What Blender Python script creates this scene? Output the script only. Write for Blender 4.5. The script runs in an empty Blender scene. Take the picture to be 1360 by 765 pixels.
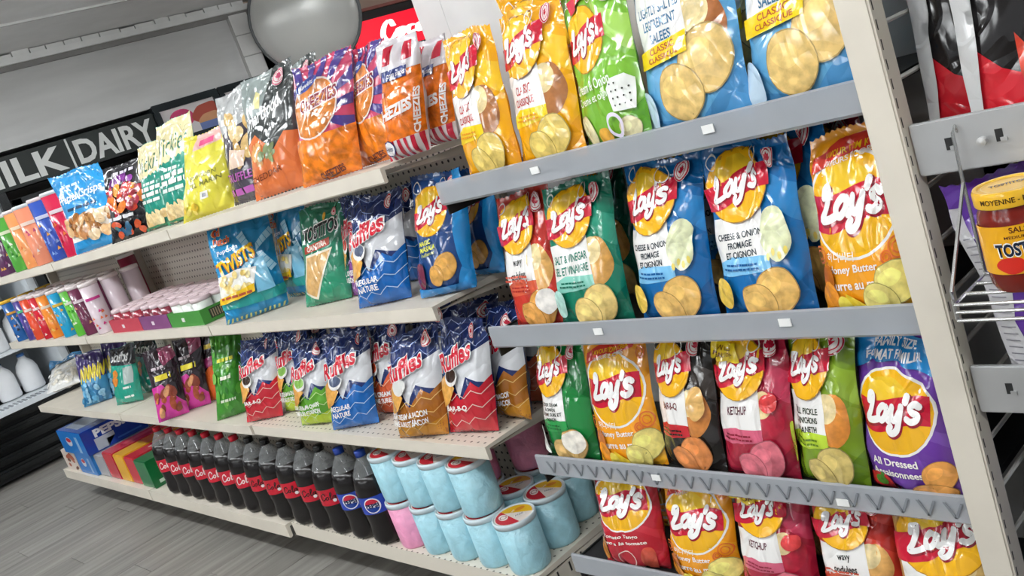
import bpy, bmesh, math, random
import numpy as np
from mathutils import Matrix, Vector
# ------------------------------------------------------------------ camera
CAMH = 1.31
FPX, CX, CY = 1273.6, 680.0, 382.5
YAW, PIT, ROL = math.radians(50.2217), math.radians(11.9138), math.radians(-19.651)
_f = np.array([-math.sin(YAW)*math.cos(PIT), math.cos(YAW)*math.cos(PIT), -math.sin(PIT)])
_r0 = np.array([math.cos(YAW), math.sin(YAW), 0.0]); _u0 = np.cross(_r0, _f)
_r = math.cos(ROL)*_r0 + math.sin(ROL)*_u0
_u = -math.sin(ROL)*_r0 + math.cos(ROL)*_u0
CAM = np.array([0, 0, CAMH])
def ray(px, py): return (px-CX)/FPX*_r - (py-CY)/FPX*_u + _f
def onY(px, py, Y): d = ray(px, py); return CAM + d*(Y/d[1])
def onX(px, py, X): d = ray(px, py); return CAM + d*(X/d[0])
def onZ(px, py, Z): d = ray(px, py); return CAM + d*((Z-CAMH)/d[2])
sc = bpy.context.scene
col = sc.collection
cd = bpy.data.cameras.new('camera'); cam = bpy.data.objects.new('camera', cd); col.objects.link(cam)
cd.sensor_width = 36; cd.lens = FPX/1360*36; cd.clip_start = .02
cam.matrix_world = Matrix(((_r[0], _u[0], -_f[0], 0), (_r[1], _u[1], -_f[1], 0), (_r[2], _u[2], -_f[2], CAMH), (0, 0, 0, 1)))
sc.camera = cam
# ------------------------------------------------------------------ light
w = bpy.data.worlds.new('store_surroundings'); sc.world = w; w.use_nodes = True
w.node_tree.nodes['Background'].inputs[0].default_value = (.80, .84, .88, 1)
w.node_tree.nodes['Background'].inputs[1].default_value = .55
vs = sc.view_settings; vs.view_transform = 'Standard'; vs.look = 'None'; vs.gamma = 1; vs.use_curve_mapping = False
vs.exposure = -.1
LAMP_POWER = 11
# ceiling fixtures: x, y of the centre (the tubes run along x)
FIXTURES = [(-5.5, .05), (-4.0, .05), (-2.4, .05), (-.8, .05), (.8, .05), (-4.2, -2.3), (-1.2, -2.3), (-4.35, 3.0), (-3.0, 1.9), (-2.4, 2.9), (.6, 3.2), (-4.6, 5.6), (-5.2, -4.4), (-3.0, -4.4), (-.8, -4.4), (-5.2, -6.6), (-3.0, -6.6), (-.8, -6.6)]  # none in view; back and far rows added for wall brightness and bag streaks
CEIL = 2.46

# ------------------------------------------------------------------ materials
MC = {}
def lin(h):
    c = [int(h[i:i+2], 16)/255 for i in (0, 2, 4)]
    return tuple(x/12.92 if x <= .04045 else ((x+.055)/1.055)**2.4 for x in c) + (1,)
def newmat(name):
    m = bpy.data.materials.new(name); m.use_nodes = True
    nt = m.node_tree; b = nt.nodes['Principled BSDF']
    return m, nt, b
def N(nt, t, **kw):
    n = nt.nodes.new(t)
    for k, v in kw.items():
        if k in n.inputs: n.inputs[k].default_value = v
        else: setattr(n, k, v)
    return n
def noise_mix(nt, b, c1, c2, scale, coords='Object', stretch=None, lo=.35, hi=.65, detail=3):
    tc = N(nt, 'ShaderNodeTexCoord'); src = tc.outputs[coords]
    if stretch:
        mp = N(nt, 'ShaderNodeMapping'); mp.inputs['Scale'].default_value = stretch
        nt.links.new(src, mp.inputs[0]); src = mp.outputs[0]
    nz = N(nt, 'ShaderNodeTexNoise', Scale=scale, Detail=detail); nt.links.new(src, nz.inputs['Vector'])
    cr = N(nt, 'ShaderNodeValToRGB'); cr.color_ramp.elements[0].position = lo; cr.color_ramp.elements[1].position = hi
    cr.color_ramp.elements[0].color = c1; cr.color_ramp.elements[1].color = c2
    nt.links.new(nz.outputs[0], cr.inputs[0]); nt.links.new(cr.outputs[0], b.inputs['Base Color'])
    return nz, src
def film(h, kind='film'):
    key = (kind, h)
    if key in MC: return MC[key]
    m, nt, b = newmat(kind+'_'+h); c = lin(h)
    if kind == 'chip':
        noise_mix(nt, b, tuple(x*.72 for x in c[:3])+(1,), tuple(min(1, x*1.12) for x in c[:3])+(1,), 55, lo=.3, hi=.62)
    elif kind == 'fluff':
        noise_mix(nt, b, tuple(x*.86 for x in c[:3])+(1,), c, 40)
    elif kind == 'grain':
        noise_mix(nt, b, tuple(x*.55 for x in c[:3])+(1,), tuple(min(1, x*1.25) for x in c[:3])+(1,), 42, lo=.32, hi=.6, detail=5)
    else:
        noise_mix(nt, b, tuple(x*.93 for x in c[:3])+(1,), c, 9)
    if kind in ('film', 'chip', 'grain'):
        b.inputs['Roughness'].default_value = .13
        b.inputs['Specular IOR Level'].default_value = .8
        tc = N(nt, 'ShaderNodeTexCoord')
        nz = N(nt, 'ShaderNodeTexNoise', Scale=9.0, Detail=2.0, Distortion=.6); nt.links.new(tc.outputs['Object'], nz.inputs['Vector'])
        vo = N(nt, 'ShaderNodeTexVoronoi', feature='DISTANCE_TO_EDGE', Scale=11.0)
        mx = N(nt, 'ShaderNodeVectorMath', operation='ADD'); 
        sc_ = N(nt, 'ShaderNodeVectorMath', operation='SCALE'); sc_.inputs['Scale'].default_value = .06
        nt.links.new(nz.outputs['Color'], sc_.inputs[0]); nt.links.new(tc.outputs['Object'], mx.inputs[0]); nt.links.new(sc_.outputs[0], mx.inputs[1])
        nt.links.new(mx.outputs[0], vo.inputs['Vector'])
        mr = N(nt, 'ShaderNodeMapRange'); mr.inputs[2].default_value = .12; nt.links.new(vo.outputs['Distance'], mr.inputs[0])
        n2 = N(nt, 'ShaderNodeTexNoise', Scale=8.0, Detail=1.0, Distortion=.9); nt.links.new(tc.outputs['Object'], n2.inputs['Vector'])
        s1 = N(nt, 'ShaderNodeMath', operation='SUBTRACT'); s1.inputs[1].default_value = .5; nt.links.new(n2.outputs[0], s1.inputs[0])
        s2 = N(nt, 'ShaderNodeMath', operation='ABSOLUTE'); nt.links.new(s1.outputs[0], s2.inputs[0])
        s3 = N(nt, 'ShaderNodeMapRange'); s3.inputs[2].default_value = .045; s3.inputs[3].default_value = 1; s3.inputs[4].default_value = 0; nt.links.new(s2.outputs[0], s3.inputs[0])
        a0 = N(nt, 'ShaderNodeMath', operation='MULTIPLY_ADD'); a0.inputs[1].default_value = .22; nt.links.new(s3.outputs[0], a0.inputs[0]); nt.links.new(nz.outputs[0], a0.inputs[2])
        ad = N(nt, 'ShaderNodeMath', operation='MULTIPLY_ADD'); ad.inputs[1].default_value = .22
        nt.links.new(mr.outputs[0], ad.inputs[0]); nt.links.new(a0.outputs[0], ad.inputs[2])
        bp = N(nt, 'ShaderNodeBump', Strength=.68, Distance=.008); nt.links.new(ad.outputs[0], bp.inputs['Height'])
        nt.links.new(bp.outputs[0], b.inputs['Normal'])
    elif kind == 'fluff':
        b.inputs['Roughness'].default_value = .3
        tc = N(nt, 'ShaderNodeTexCoord'); nz = N(nt, 'ShaderNodeTexNoise', Scale=22.0, Detail=4.0, Distortion=1.5)
        nt.links.new(tc.outputs['Object'], nz.inputs['Vector'])
        bp = N(nt, 'ShaderNodeBump', Strength=.68, Distance=.008); nt.links.new(nz.outputs[0], bp.inputs['Height']); nt.links.new(bp.outputs[0], b.inputs['Normal'])
    elif kind == 'paper': b.inputs['Roughness'].default_value = .55
    elif kind == 'gloss': b.inputs['Roughness'].default_value = .15
    elif kind == 'matte': b.inputs['Roughness'].default_value = .7
    elif kind == 'metal': b.inputs['Roughness'].default_value = .38; b.inputs['Metallic'].default_value = .65
    elif kind == 'chrome': b.inputs['Roughness'].default_value = .22; b.inputs['Metallic'].default_value = .9
    elif kind == 'glow':
        b.inputs['Emission Color'].default_value = c; b.inputs['Emission Strength'].default_value = 1.0
    elif kind == 'clear':
        b.inputs['Roughness'].default_value = .08; b.inputs['Alpha'].default_value = .38
    elif kind == 'lip':
        b.inputs['Roughness'].default_value = .16; b.inputs['Alpha'].default_value = .6
    MC[key] = m
    return m
def peg_material(name, h, pitch, rad, axes, rough=.5, hole='2a2826'):
    m, nt, b = newmat(name); b.inputs['Roughness'].default_value = rough
    geo = N(nt, 'ShaderNodeNewGeometry'); sep = N(nt, 'ShaderNodeSeparateXYZ'); nt.links.new(geo.outputs['Position'], sep.inputs[0])
    outs = []
    for a in axes:
        d = N(nt, 'ShaderNodeMath', operation='DIVIDE'); d.inputs[1].default_value = pitch; nt.links.new(sep.outputs[a], d.inputs[0])
        fr = N(nt, 'ShaderNodeMath', operation='FRACT'); nt.links.new(d.outputs[0], fr.inputs[0])
        s = N(nt, 'ShaderNodeMath', operation='SUBTRACT'); s.inputs[1].default_value = .5; nt.links.new(fr.outputs[0], s.inputs[0])
        q = N(nt, 'ShaderNodeMath', operation='MULTIPLY'); nt.links.new(s.outputs[0], q.inputs[0]); nt.links.new(s.outputs[0], q.inputs[1])
        outs.append(q)
    ad = N(nt, 'ShaderNodeMath', operation='ADD'); nt.links.new(outs[0].outputs[0], ad.inputs[0]); nt.links.new(outs[1].outputs[0], ad.inputs[1])
    lt = N(nt, 'ShaderNodeMath', operation='LESS_THAN'); lt.inputs[1].default_value = (rad/pitch)**2; nt.links.new(ad.outputs[0], lt.inputs[0])
    sn = N(nt, 'ShaderNodeSeparateXYZ'); nt.links.new(geo.outputs['Normal'], sn.inputs[0]); third = [q for q in 'XYZ' if q not in axes][0]
    ab = N(nt, 'ShaderNodeMath', operation='ABSOLUTE'); nt.links.new(sn.outputs[third], ab.inputs[0])
    g_ = N(nt, 'ShaderNodeMath', operation='GREATER_THAN'); g_.inputs[1].default_value = .6; nt.links.new(ab.outputs[0], g_.inputs[0])
    l2 = N(nt, 'ShaderNodeMath', operation='MULTIPLY'); nt.links.new(lt.outputs[0], l2.inputs[0]); nt.links.new(g_.outputs[0], l2.inputs[1]); lt = l2
    mx = N(nt, 'ShaderNodeMix', data_type='RGBA'); nt.links.new(lt.outputs[0], mx.inputs[0])
    mx.inputs[6].default_value = lin(h); mx.inputs[7].default_value = lin(hole); nt.links.new(mx.outputs[2], b.inputs['Base Color'])
    return m
CREAM = 'd8d0c2'
PEG = peg_material('pegboard_cream', 'cfc9be', .0254, .0042, ('X', 'Z'))
PERF = peg_material('perforated_shelf_cream', CREAM, .0254, .0036, ('X', 'Y'), hole='5c554a')
def plank_material():
    m, nt, b = newmat('grey_plank'); b.inputs['Roughness'].default_value = .42
    oi = N(nt, 'ShaderNodeObjectInfo'); geo = N(nt, 'ShaderNodeNewGeometry')
    mp = N(nt, 'ShaderNodeMapping'); mp.inputs['Scale'].default_value = (16, 1.1, 1)
    nt.links.new(geo.outputs['Position'], mp.inputs[0])
    nz = N(nt, 'ShaderNodeTexNoise', Scale=1.6, Detail=5.0); nt.links.new(mp.outputs[0], nz.inputs['Vector'])
    ad = N(nt, 'ShaderNodeMath', operation='MULTIPLY_ADD'); ad.inputs[1].default_value = .13
    nt.links.new(oi.outputs['Random'], ad.inputs[0]); nt.links.new(nz.outputs[0], ad.inputs[2])
    cr = N(nt, 'ShaderNodeValToRGB'); cr.color_ramp.elements[0].position = .38; cr.color_ramp.elements[1].position = .85
    cr.color_ramp.elements[0].color = lin('726f6a'); cr.color_ramp.elements[1].color = lin('9c9993')
    nt.links.new(ad.outputs[0], cr.inputs[0]); nt.links.new(cr.outputs[0], b.inputs['Base Color'])
    return m
def brushed(name, h, stretch, amt=.25, rough=.5):
    m, nt, b = newmat(name); b.inputs['Roughness'].default_value = rough; c = lin(h)
    noise_mix(nt, b, tuple(x*(1-amt) for x in c[:3])+(1,), c, 3, stretch=stretch, lo=.3, hi=.7, detail=4)
    return m

# ------------------------------------------------------------------ mesh helpers
def link(name, me, mats, parent=None, loc=None):
    o = bpy.data.objects.new(name, me); col.objects.link(o)
    for m in mats if isinstance(mats, (list, tuple)) else [mats]:
        if len(me.materials) < (len(mats) if isinstance(mats, (list, tuple)) else 1): me.materials.append(m)
    if parent: o.parent = parent
    if loc is not None: o.location = loc
    return o
def tag(o, label=None, cat=None, group=None, kind=None):
    if label: o['label'] = label
    if cat: o['category'] = cat
    if group: o['group'] = group
    if kind: o['kind'] = kind
    return o
def empty(name, loc, rz=0, label=None, cat=None, group=None):
    o = bpy.data.objects.new(name, None); col.objects.link(o); o.location = loc; o.rotation_euler = (0, 0, rz)
    o.empty_display_size = .05
    return tag(o, label, cat, group)
def mesh(name, verts, faces, smooth=False):
    me = bpy.data.meshes.new(name); me.from_pydata([tuple(map(float, v)) for v in verts], [], faces)
    if smooth: me.polygons.foreach_set('use_smooth', [True]*len(me.polygons))
    me.update(); return me
class MB:
    def __init__(s): s.v = []; s.f = []
    def box(s, c, d, bev=0):
        x0, y0, z0 = (c[i]-d[i]/2 for i in range(3)); x1, y1, z1 = (c[i]+d[i]/2 for i in range(3))
        return s.span(x0, x1, y0, y1, z0, z1)
    def span(s, x0, x1, y0, y1, z0, z1):
        n = len(s.v)
        s.v += [(x0, y0, z0), (x1, y0, z0), (x1, y1, z0), (x0, y1, z0), (x0, y0, z1), (x1, y0, z1), (x1, y1, z1), (x0, y1, z1)]
        s.f += [tuple(n+i for i in q) for q in ((0, 3, 2, 1), (4, 5, 6, 7), (0, 1, 5, 4), (1, 2, 6, 5), (2, 3, 7, 6), (3, 0, 4, 7))]
        return s
    def prism_x(s, prof, x0, x1):            # profile in (y, z), counter-clockwise seen from +x
        n = len(s.v); k = len(prof)
        s.v += [(x0, y, z) for y, z in prof]+[(x1, y, z) for y, z in prof]
        s.f += [(n+i, n+(i+1) % k, n+k+(i+1) % k, n+k+i) for i in range(k)]
        s.f += [tuple(n+k-1-i for i in range(k)), tuple(n+k+i for i in range(k))]
        return s
    def lathe(s, prof, seg=24, c=(0, 0, 0), caps=True):
        n = len(s.v); k = len(prof)
        for r, z in prof:
            for j in range(seg):
                a = 2*math.pi*j/seg; s.v.append((c[0]+r*math.cos(a), c[1]+r*math.sin(a), c[2]+z))
        for i in range(k-1):
            for j in range(seg):
                j2 = (j+1) % seg
                s.f.append((n+i*seg+j, n+i*seg+j2, n+(i+1)*seg+j2, n+(i+1)*seg+j))
        if caps:
            s.f.append(tuple(n+seg-1-j for j in range(seg))); s.f.append(tuple(n+(k-1)*seg+j for j in range(seg)))
        return s
    def tube(s, pts, r, seg=8):
        pts = [np.array(p, float) for p in pts]; n = len(s.v)
        for i, p in enumerate(pts):
            t = (pts[min(i+1, len(pts)-1)]-pts[max(i-1, 0)]); t /= np.linalg.norm(t)
            a = np.cross(t, (0, 0, 1) if abs(t[2]) < .9 else (1, 0, 0)); a /= np.linalg.norm(a); b = np.cross(t, a)
            for j in range(seg):
                q = 2*math.pi*j/seg; s.v.append(tuple(p+r*(math.cos(q)*a+math.sin(q)*b)))
        for i in range(len(pts)-1):
            for j in range(seg):
                j2 = (j+1) % seg; s.f.append((n+i*seg+j, n+i*seg+j2, n+(i+1)*seg+j2, n+(i+1)*seg+j))
        s.f.append(tuple(n+seg-1-j for j in range(seg))); s.f.append(tuple(n+(len(pts)-1)*seg+j for j in range(seg)))
        return s
    def build(s, name, mat, parent=None, smooth=False, bev=0, loc=None):
        me = mesh(name, s.v, s.f, smooth)
        if bev:
            bm = bmesh.new(); bm.from_mesh(me)
            bmesh.ops.bevel(bm, geom=[e for e in bm.edges], offset=bev, segments=2, affect='EDGES', clamp_overlap=True)
            bm.to_mesh(me); bm.free()
        if smooth:
            try: me.set_sharp_from_angle(angle=math.radians(40))
            except Exception: pass
        return link(name, me, mat, parent, loc)

# ------------------------------------------------------------------ flat print: 2-D shapes draped on a surface
_tc = {}
def glyphs(s, bold=0, shear=0):
    key = (s, bold, shear)
    if key not in _tc:
        cu = bpy.data.curves.new('lettering', 'FONT'); cu.body = s; cu.offset = bold; cu.shear = shear; cu.resolution_u = 3
        o = bpy.data.objects.new('lettering', cu); col.objects.link(o)
        bpy.context.view_layer.update()
        me = o.evaluated_get(bpy.context.evaluated_depsgraph_get()).to_mesh()
        v = np.array([tuple(x.co[:2]) for x in me.vertices]) if len(me.vertices) else np.zeros((0, 2))
        f = [tuple(p.vertices) for p in me.polygons]
        bpy.data.objects.remove(o); bpy.data.curves.remove(cu)
        _tc[key] = (v, f)
    return _tc[key]
def smoothline(p, n=5):
    p = [np.array(q, float) for q in p]
    if len(p) < 3: return p
    q = [2*p[0]-p[1]]+p+[2*p[-1]-p[-2]]; out = []
    for i in range(1, len(q)-2):
        for k in range(n):
            t = k/n; a, b, c, d = q[i-1], q[i], q[i+1], q[i+2]
            out.append(.5*(2*b+(c-a)*t+(2*a-5*b+4*c-d)*t*t+(3*b-a-3*c+d)*t**3))
    return out+[p[-1]]
LAYS = [[(.14, .74), (.2, .98), (.34, .98), (.32, .7), (.2, .34), (.06, .08), (.3, .06), (.58, .14)],
        [(.98, .58), (.8, .62), (.62, .42), (.62, .2), (.76, .12), (.92, .3), (1.0, .6), (.96, .3), (1.02, .13), (1.12, .2)],
        [(1.2, .62), (1.16, .36), (1.22, .16), (1.36, .2), (1.48, .44)], [(1.54, .64), (1.46, .2), (1.34, -.2), (1.14, -.34), (1.02, -.22), (1.12, -.06)],
        [(1.74, 1.0), (1.68, .78)],
        [(2.12, .58), (1.98, .68), (1.84, .58), (1.9, .42), (2.06, .3), (2.04, .14), (1.88, .08), (1.72, .18)]]
COLA = [[(.62, .62), (.5, .9), (.25, .7), (.12, .3), (.25, .05), (.5, .1), (.68, .3)], [(.95, .45), (.78, .42), (.72, .2), (.85, .08), (.98, .25), (.95, .45), (1.1, .4)],
        [(1.45, .42), (1.28, .44), (1.18, .2), (1.3, .07), (1.46, .18)], [(1.85, .45), (1.68, .42), (1.6, .2), (1.72, .08), (1.84, .3), (1.88, .45), (1.84, .15), (1.98, .12)],
        [(2.1, .3), (2.3, .34)],
        [(2.95, .66), (2.82, .95), (2.55, .75), (2.45, .35), (2.55, .06), (2.8, .1), (2.98, .3)], [(3.25, .45), (3.08, .42), (3.02, .2), (3.15, .08), (3.28, .25), (3.25, .45)],
        [(3.45, .3), (3.62, .8), (3.52, .95), (3.46, .6), (3.48, .1), (3.62, .15)], [(3.95, .45), (3.78, .42), (3.7, .2), (3.82, .08), (3.94, .3), (3.98, .45), (3.94, .15), (4.1, .15)]]
class Art:
    """layers of flat print on a canvas 1 wide and `h` high, origin bottom centre"""
    def __init__(s, h=1.35, finish='film'): s.h = h; s.fin = finish; s.parts = {}; s.n = 0; s._cut = {}; s._sub = {}; s._one = False
    def add(s, part, colr, v, f):
        if len(f) == 0: return s
        s.parts.setdefault(part, []).append((np.array(v, float), f, colr, s.n)); s.n += 1; return s
    def poly(s, part, colr, pts):
        pts = [tuple(p) for p in pts]; return s.add(part, colr, pts, [tuple(range(len(pts)))])
    def rect(s, part, colr, x0, y0, x1, y1): return s.poly(part, colr, [(x0, y0), (x1, y0), (x1, y1), (x0, y1)])
    def ell(s, part, colr, x, y, rx, ry=None, rot=0, n=26, wob=0, seed=0):
        ry = rx if ry is None else ry; rg = random.Random(seed); P = []; ph = rg.random()*6
        for i in range(n):
            a = 2*math.pi*i/n; k = 1+wob*math.sin(3*a+ph)+wob*.6*math.sin(5*a+ph*2)
            ex, ey = rx*k*math.cos(a), ry*k*math.sin(a); c, d = math.cos(rot), math.sin(rot)
            P.append((x+ex*c-ey*d, y+ex*d+ey*c))
        return s.poly(part, colr, P)
    def ring(s, part, colr, x, y, r, t, n=24, ry=None):
        ry = ry or r; v = []; f = []
        for i in range(n):
            a = 2*math.pi*i/n; v += [(x+r*math.cos(a), y+ry*math.sin(a)), (x+(r-t)*math.cos(a), y+(ry-t)*math.sin(a))]
        for i in range(n): j = (i+1) % n; f.append((2*i, 2*j, 2*j+1, 2*i+1))
        return s.add(part, colr, v, f)
    def text(s, part, colr, t, x, y, w, h, bold=.012, shear=0, rot=0, align='c'):
        v, f = glyphs(t, bold, shear)
        if not len(v): return s
        lo, hi = v.min(0), v.max(0); q = (v-(lo+hi)/2)/np.maximum(hi-lo, 1e-6)*np.array([w, h])
        if align == 'l': x += w/2
        c, d = math.cos(rot), math.sin(rot); q = np.stack([x+q[:, 0]*c-q[:, 1]*d, y+q[:, 0]*d+q[:, 1]*c], 1)
        return s.add(part, colr, q, f)
    def stroke(s, part, colr, lines, x, y, sx, sy, wid, rot=0, slant=0):
        c, d = math.cos(rot), math.sin(rot); V = []; F = []
        for ln in lines:
            P = smoothline(ln); P = np.array([((p[0]+slant*p[1])*sx, p[1]*sy) for p in P])
            P = np.stack([x+P[:, 0]*c-P[:, 1]*d, y+P[:, 0]*d+P[:, 1]*c], 1)
            n0 = len(V); k = len(P)
            for i in range(k):
                t = P[min(i+1, k-1)]-P[max(i-1, 0)]; t = t/(np.linalg.norm(t)+1e-9); nn = np.array([-t[1], t[0]])*wid/2
                V += [P[i]+nn, P[i]-nn]
            F += [(n0+2*i+1, n0+2*i+3, n0+2*i+2, n0+2*i) for i in range(k-1)]
            for e in (0, k-1):
                m = len(V); V += [P[e]+wid/2*np.array([math.cos(a*math.pi/4), math.sin(a*math.pi/4)]) for a in range(8)]
                F.append(tuple(range(m, m+8)))
        return s.add(part, colr, V, F)
    def pieces(s, part):
        if s._one or 'lettering' in part or part in ('logo', 'fine_print', 'lid_label'): return [s.parts[part]]
        comps = []
        for l in s.parts[part]:
            lo, hi = l[0].min(0)-.002, l[0].max(0)+.002; hit = [c for c in comps if (c[0] <= hi).all() and (c[1] >= lo).all()]
            new = [lo, hi, [l]]
            comps = [c for c in comps if not any(c is h for h in hit)]
            for c in hit: new = [np.minimum(new[0], c[0]), np.maximum(new[1], c[1]), c[2]+new[2]]
            comps.append(new)
        return [c[2] for c in comps]
    def cut(s, part, nu, nv):
        """clip to the canvas and split along the surface grid so that the print follows the folds"""
        key = (part, nu, nv)
        if key in s._cut: return s._cut[key]
        bm = bmesh.new(); lay = bm.faces.layers.int.new('lay'); cl = bm.faces.layers.int.new('col'); cols = []
        for v, f, c, n in s.parts[part]:
            if c not in cols: cols.append(c)
            bv = [bm.verts.new((p[0], p[1]/s.h, n)) for p in v]
            for q in f:
                try: fc = bm.faces.new([bv[i] for i in q])
                except ValueError: continue
                fc[cl] = cols.index(c); fc[lay] = n
        big = [f for f in bm.faces if len(f.verts) > 4]
        bmesh.ops.triangulate(bm, faces=big)
        def geom(): return bm.verts[:]+bm.edges[:]+bm.faces[:]
        for co, no in (((-.497, 0, 0), (-1, 0, 0)), ((.497, 0, 0), (1, 0, 0)), ((0, .004, 0), (0, -1, 0)), ((0, .996, 0), (0, 1, 0))):
            bmesh.ops.bisect_plane(bm, geom=geom(), plane_co=co, plane_no=no, clear_outer=True)
        if nu:
            for i in range(1, nu): bmesh.ops.bisect_plane(bm, geom=geom(), plane_co=(-.5+i/nu, 0, 0), plane_no=(1, 0, 0), dist=1e-5)
        if nv:
            for i in range(1, nv): bmesh.ops.bisect_plane(bm, geom=geom(), plane_co=(0, i/nv, 0), plane_no=(0, 1, 0), dist=1e-5)
        bm.verts.index_update()
        v = np.array([tuple(x.co) for x in bm.verts]) if len(bm.verts) else np.zeros((0, 3))
        f = []; fc = []
        for q in bm.faces:
            P = [x.co for x in q.verts]
            ar = sum(P[i].x*P[(i+1) % len(P)].y-P[(i+1) % len(P)].x*P[i].y for i in range(len(P)))
            ids = [x.index for x in q.verts]; f.append(tuple(ids if ar > 0 else ids[::-1])); fc.append(q[cl])
        bm.free(); s._cut[key] = (v, f, fc, cols); return s._cut[key]
def split(c): return (c.split(':')[1], c.split(':')[0]) if ':' in c else (c, None)
def apply_art(art, S, parent, nu=0, nv=0, base=.0006, step=.00022, smooth=True):
    out = []
    for part in art.parts:
        comps = art.pieces(part)
        if 1 < len(comps) <= 7:        # separate printed shapes are parts of their own
            for q, lst in enumerate(comps):
                if (part, q) not in art._sub: B = Art(art.h, art.fin); B.parts = {part: lst}; B._one = True; art._sub[(part, q)] = B
                out += apply_art(art._sub[(part, q)], S, parent, nu, nv, base, step, smooth)
            continue
        v, f, fc, cols = art.cut(part, nu, nv)
        if not len(f): continue
        P, nrm = S(v[:, 0], v[:, 1])
        P = P+nrm*(base+step*v[:, 2])[:, None]
        me = mesh(part, P, f, smooth)
        for c in cols:
            h, k = split(c); me.materials.append(film(h, k or art.fin))
        me.polygons.foreach_set('material_index', fc); me.update()
        o = bpy.data.objects.new(part, me); col.objects.link(o); o.parent = parent; out.append(o)
    return out
def plane_S(o, ux, vy, n):
    o, ux, vy, n = (np.array(a, float) for a in (o, ux, vy, n))
    return lambda u, v: (o+u[:, None]*ux+v[:, None]*vy, np.repeat(n[None], len(u), 0))
def cyl_S(r, z0, z1, front=-math.pi/2, span=2*math.pi*.98):
    def S(u, v):
        a = front+u*span; n = np.stack([np.cos(a), np.sin(a), 0*a], 1)
        P = n*r; P[:, 2] = z0+v*(z1-z0); return P, n
    return S

# ------------------------------------------------------------------ bags
NU, NV = 30, 42
def bag_surface(W, H, D, seed, bend=0., fold=0., lean=0., roll=0.):
    rg = np.random.RandomState(seed); ph = rg.rand(12)*6.28
    dents = [(rg.uniform(-.4, .4), rg.uniform(.15, .9), rg.uniform(.03, .07), rg.uniform(.12, .3), rg.uniform(-1, 1), rg.uniform(-1, 1)*.11) for _ in range(9)]
    k1, k2 = rg.uniform(2.6, 4.2), rg.uniform(2.2, 3.6); pinch, tlt, crn = rg.uniform(.0, .07), rg.uniform(-1, 1), rg.uniform(-1, 1)
    def raw(u, v, side):
        t = np.clip((v-.02)/(.945-.02), 0, 1)
        prof = np.sin(math.pi*t**.72)**.62*(1-.18*t)
        ac = np.clip(1-np.abs(2*u)**2.5, 0, 1)**.72
        wr = .16*np.sin(2*math.pi*k1*u*(1.25-.5*(1-v))+ph[0])*np.exp(-((.95-v)/.17)**2)*np.clip((.95-v)/.06, 0, 1)
        wr += .07*np.sin(2*math.pi*k1*1.9*u+ph[4])*np.exp(-((.93-v)/.1)**2)*np.clip((.95-v)/.04, 0, 1)
        wr += .10*np.sin(2*math.pi*k2*u+ph[1])*np.exp(-((v-.03)/.10)**2)*np.clip((v-.02)/.04, 0, 1)
        ed = np.exp(-((.5-np.abs(u))/.11)**2)
        wr += .09*ed*np.sin(2*math.pi*(3.2*v+.6*u)+ph[2]+np.sign(u)*ph[3])
        for cx, cv, a, b, an, am in dents:
            du, dv = u-cx, v-cv; c, s = math.cos(an), math.sin(an)
            p, q = du*c+dv*s, -du*s+dv*c; wr += am*np.exp(-(p/a)**2-(q/b)**2)
        y = side*D/2*(prof*ac+wr*np.clip(ac*2.2, 0, 1)*np.clip(prof*3, 0, 1))
        nar = 1-.055*np.sin(math.pi*np.clip(v, 0, 1))+.012*np.sin(2*math.pi*2.3*v+ph[5]+u)
        tp = np.clip((v-.78)/.2, 0, 1); tp = tp*tp*(3-2*tp); nar = nar-pinch*tp
        x = u*W*nar+W*.012*np.sin(5*v+ph[6])+W*.03*tlt*tp
        y = y+bend*H*np.clip(v-.62, 0, 1)**2*2.2+.006*np.sin(6*u+ph[7])*v
        z = H*(v-.10*fold*np.clip(v-.8, 0, 1)*(.5+u))+.006*W/.2*np.sin(2*math.pi*1.3*u+ph[8])*np.clip(v-.8, 0, 1)*5*.5
        z = z+H*.045*tlt*u*2*tp*.6-H*.018*tp*np.abs(2*u)**3*crn; y = y+.007*W/.18*np.sin(2*math.pi*1.4*u+ph[9])*tp
        z = np.maximum(z*math.cos(math.radians(min(lean, 40))), 0); x = x+math.tan(math.radians(roll))*z; y = y+math.tan(math.radians(lean))*z
        return np.stack([x, y, z], 1)
    def S(u, v, side=-1):
        e = 1e-3; p = raw(u, v, side)
        uc, vc = np.clip(u, -.5+e, .5-e), np.clip(v, e, 1-e)
        a = raw(uc+e, vc, side)-raw(uc-e, vc, side); b = raw(uc, vc+e, side)-raw(uc, vc-e, side)
        n = np.cross(a, b)*(-side); n /= np.linalg.norm(n, axis=1)[:, None]+1e-12
        return p, n
    return S
def bag_mesh(S, W):
    uu, vv = np.meshgrid(np.linspace(-.5, .5, NU+1), np.linspace(0, 1, NV+1)); u, v = uu.ravel(), vv.ravel()
    F, _ = S(u, v, -1); B, _ = S(u, v, 1)
    tooth = .0016*np.where(np.arange(NU+1) % 2 == 0, 1, -1)
    for A in (F, B):
        A[-(NU+1):, 2] += tooth; A[:NU+1, 2] = np.maximum(A[:NU+1, 2]+tooth, 0)
    V = list(F)+list(B); n = len(F); fc = []
    for j in range(NV):
        for i in range(NU):
            a = j*(NU+1)+i; q = (a, a+1, a+NU+2, a+NU+1)
            fc.append(q); fc.append(tuple(n+k for k in q[::-1]))
    return mesh('film', V, fc, True)
ARTS = {}; BAGS = []
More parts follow.
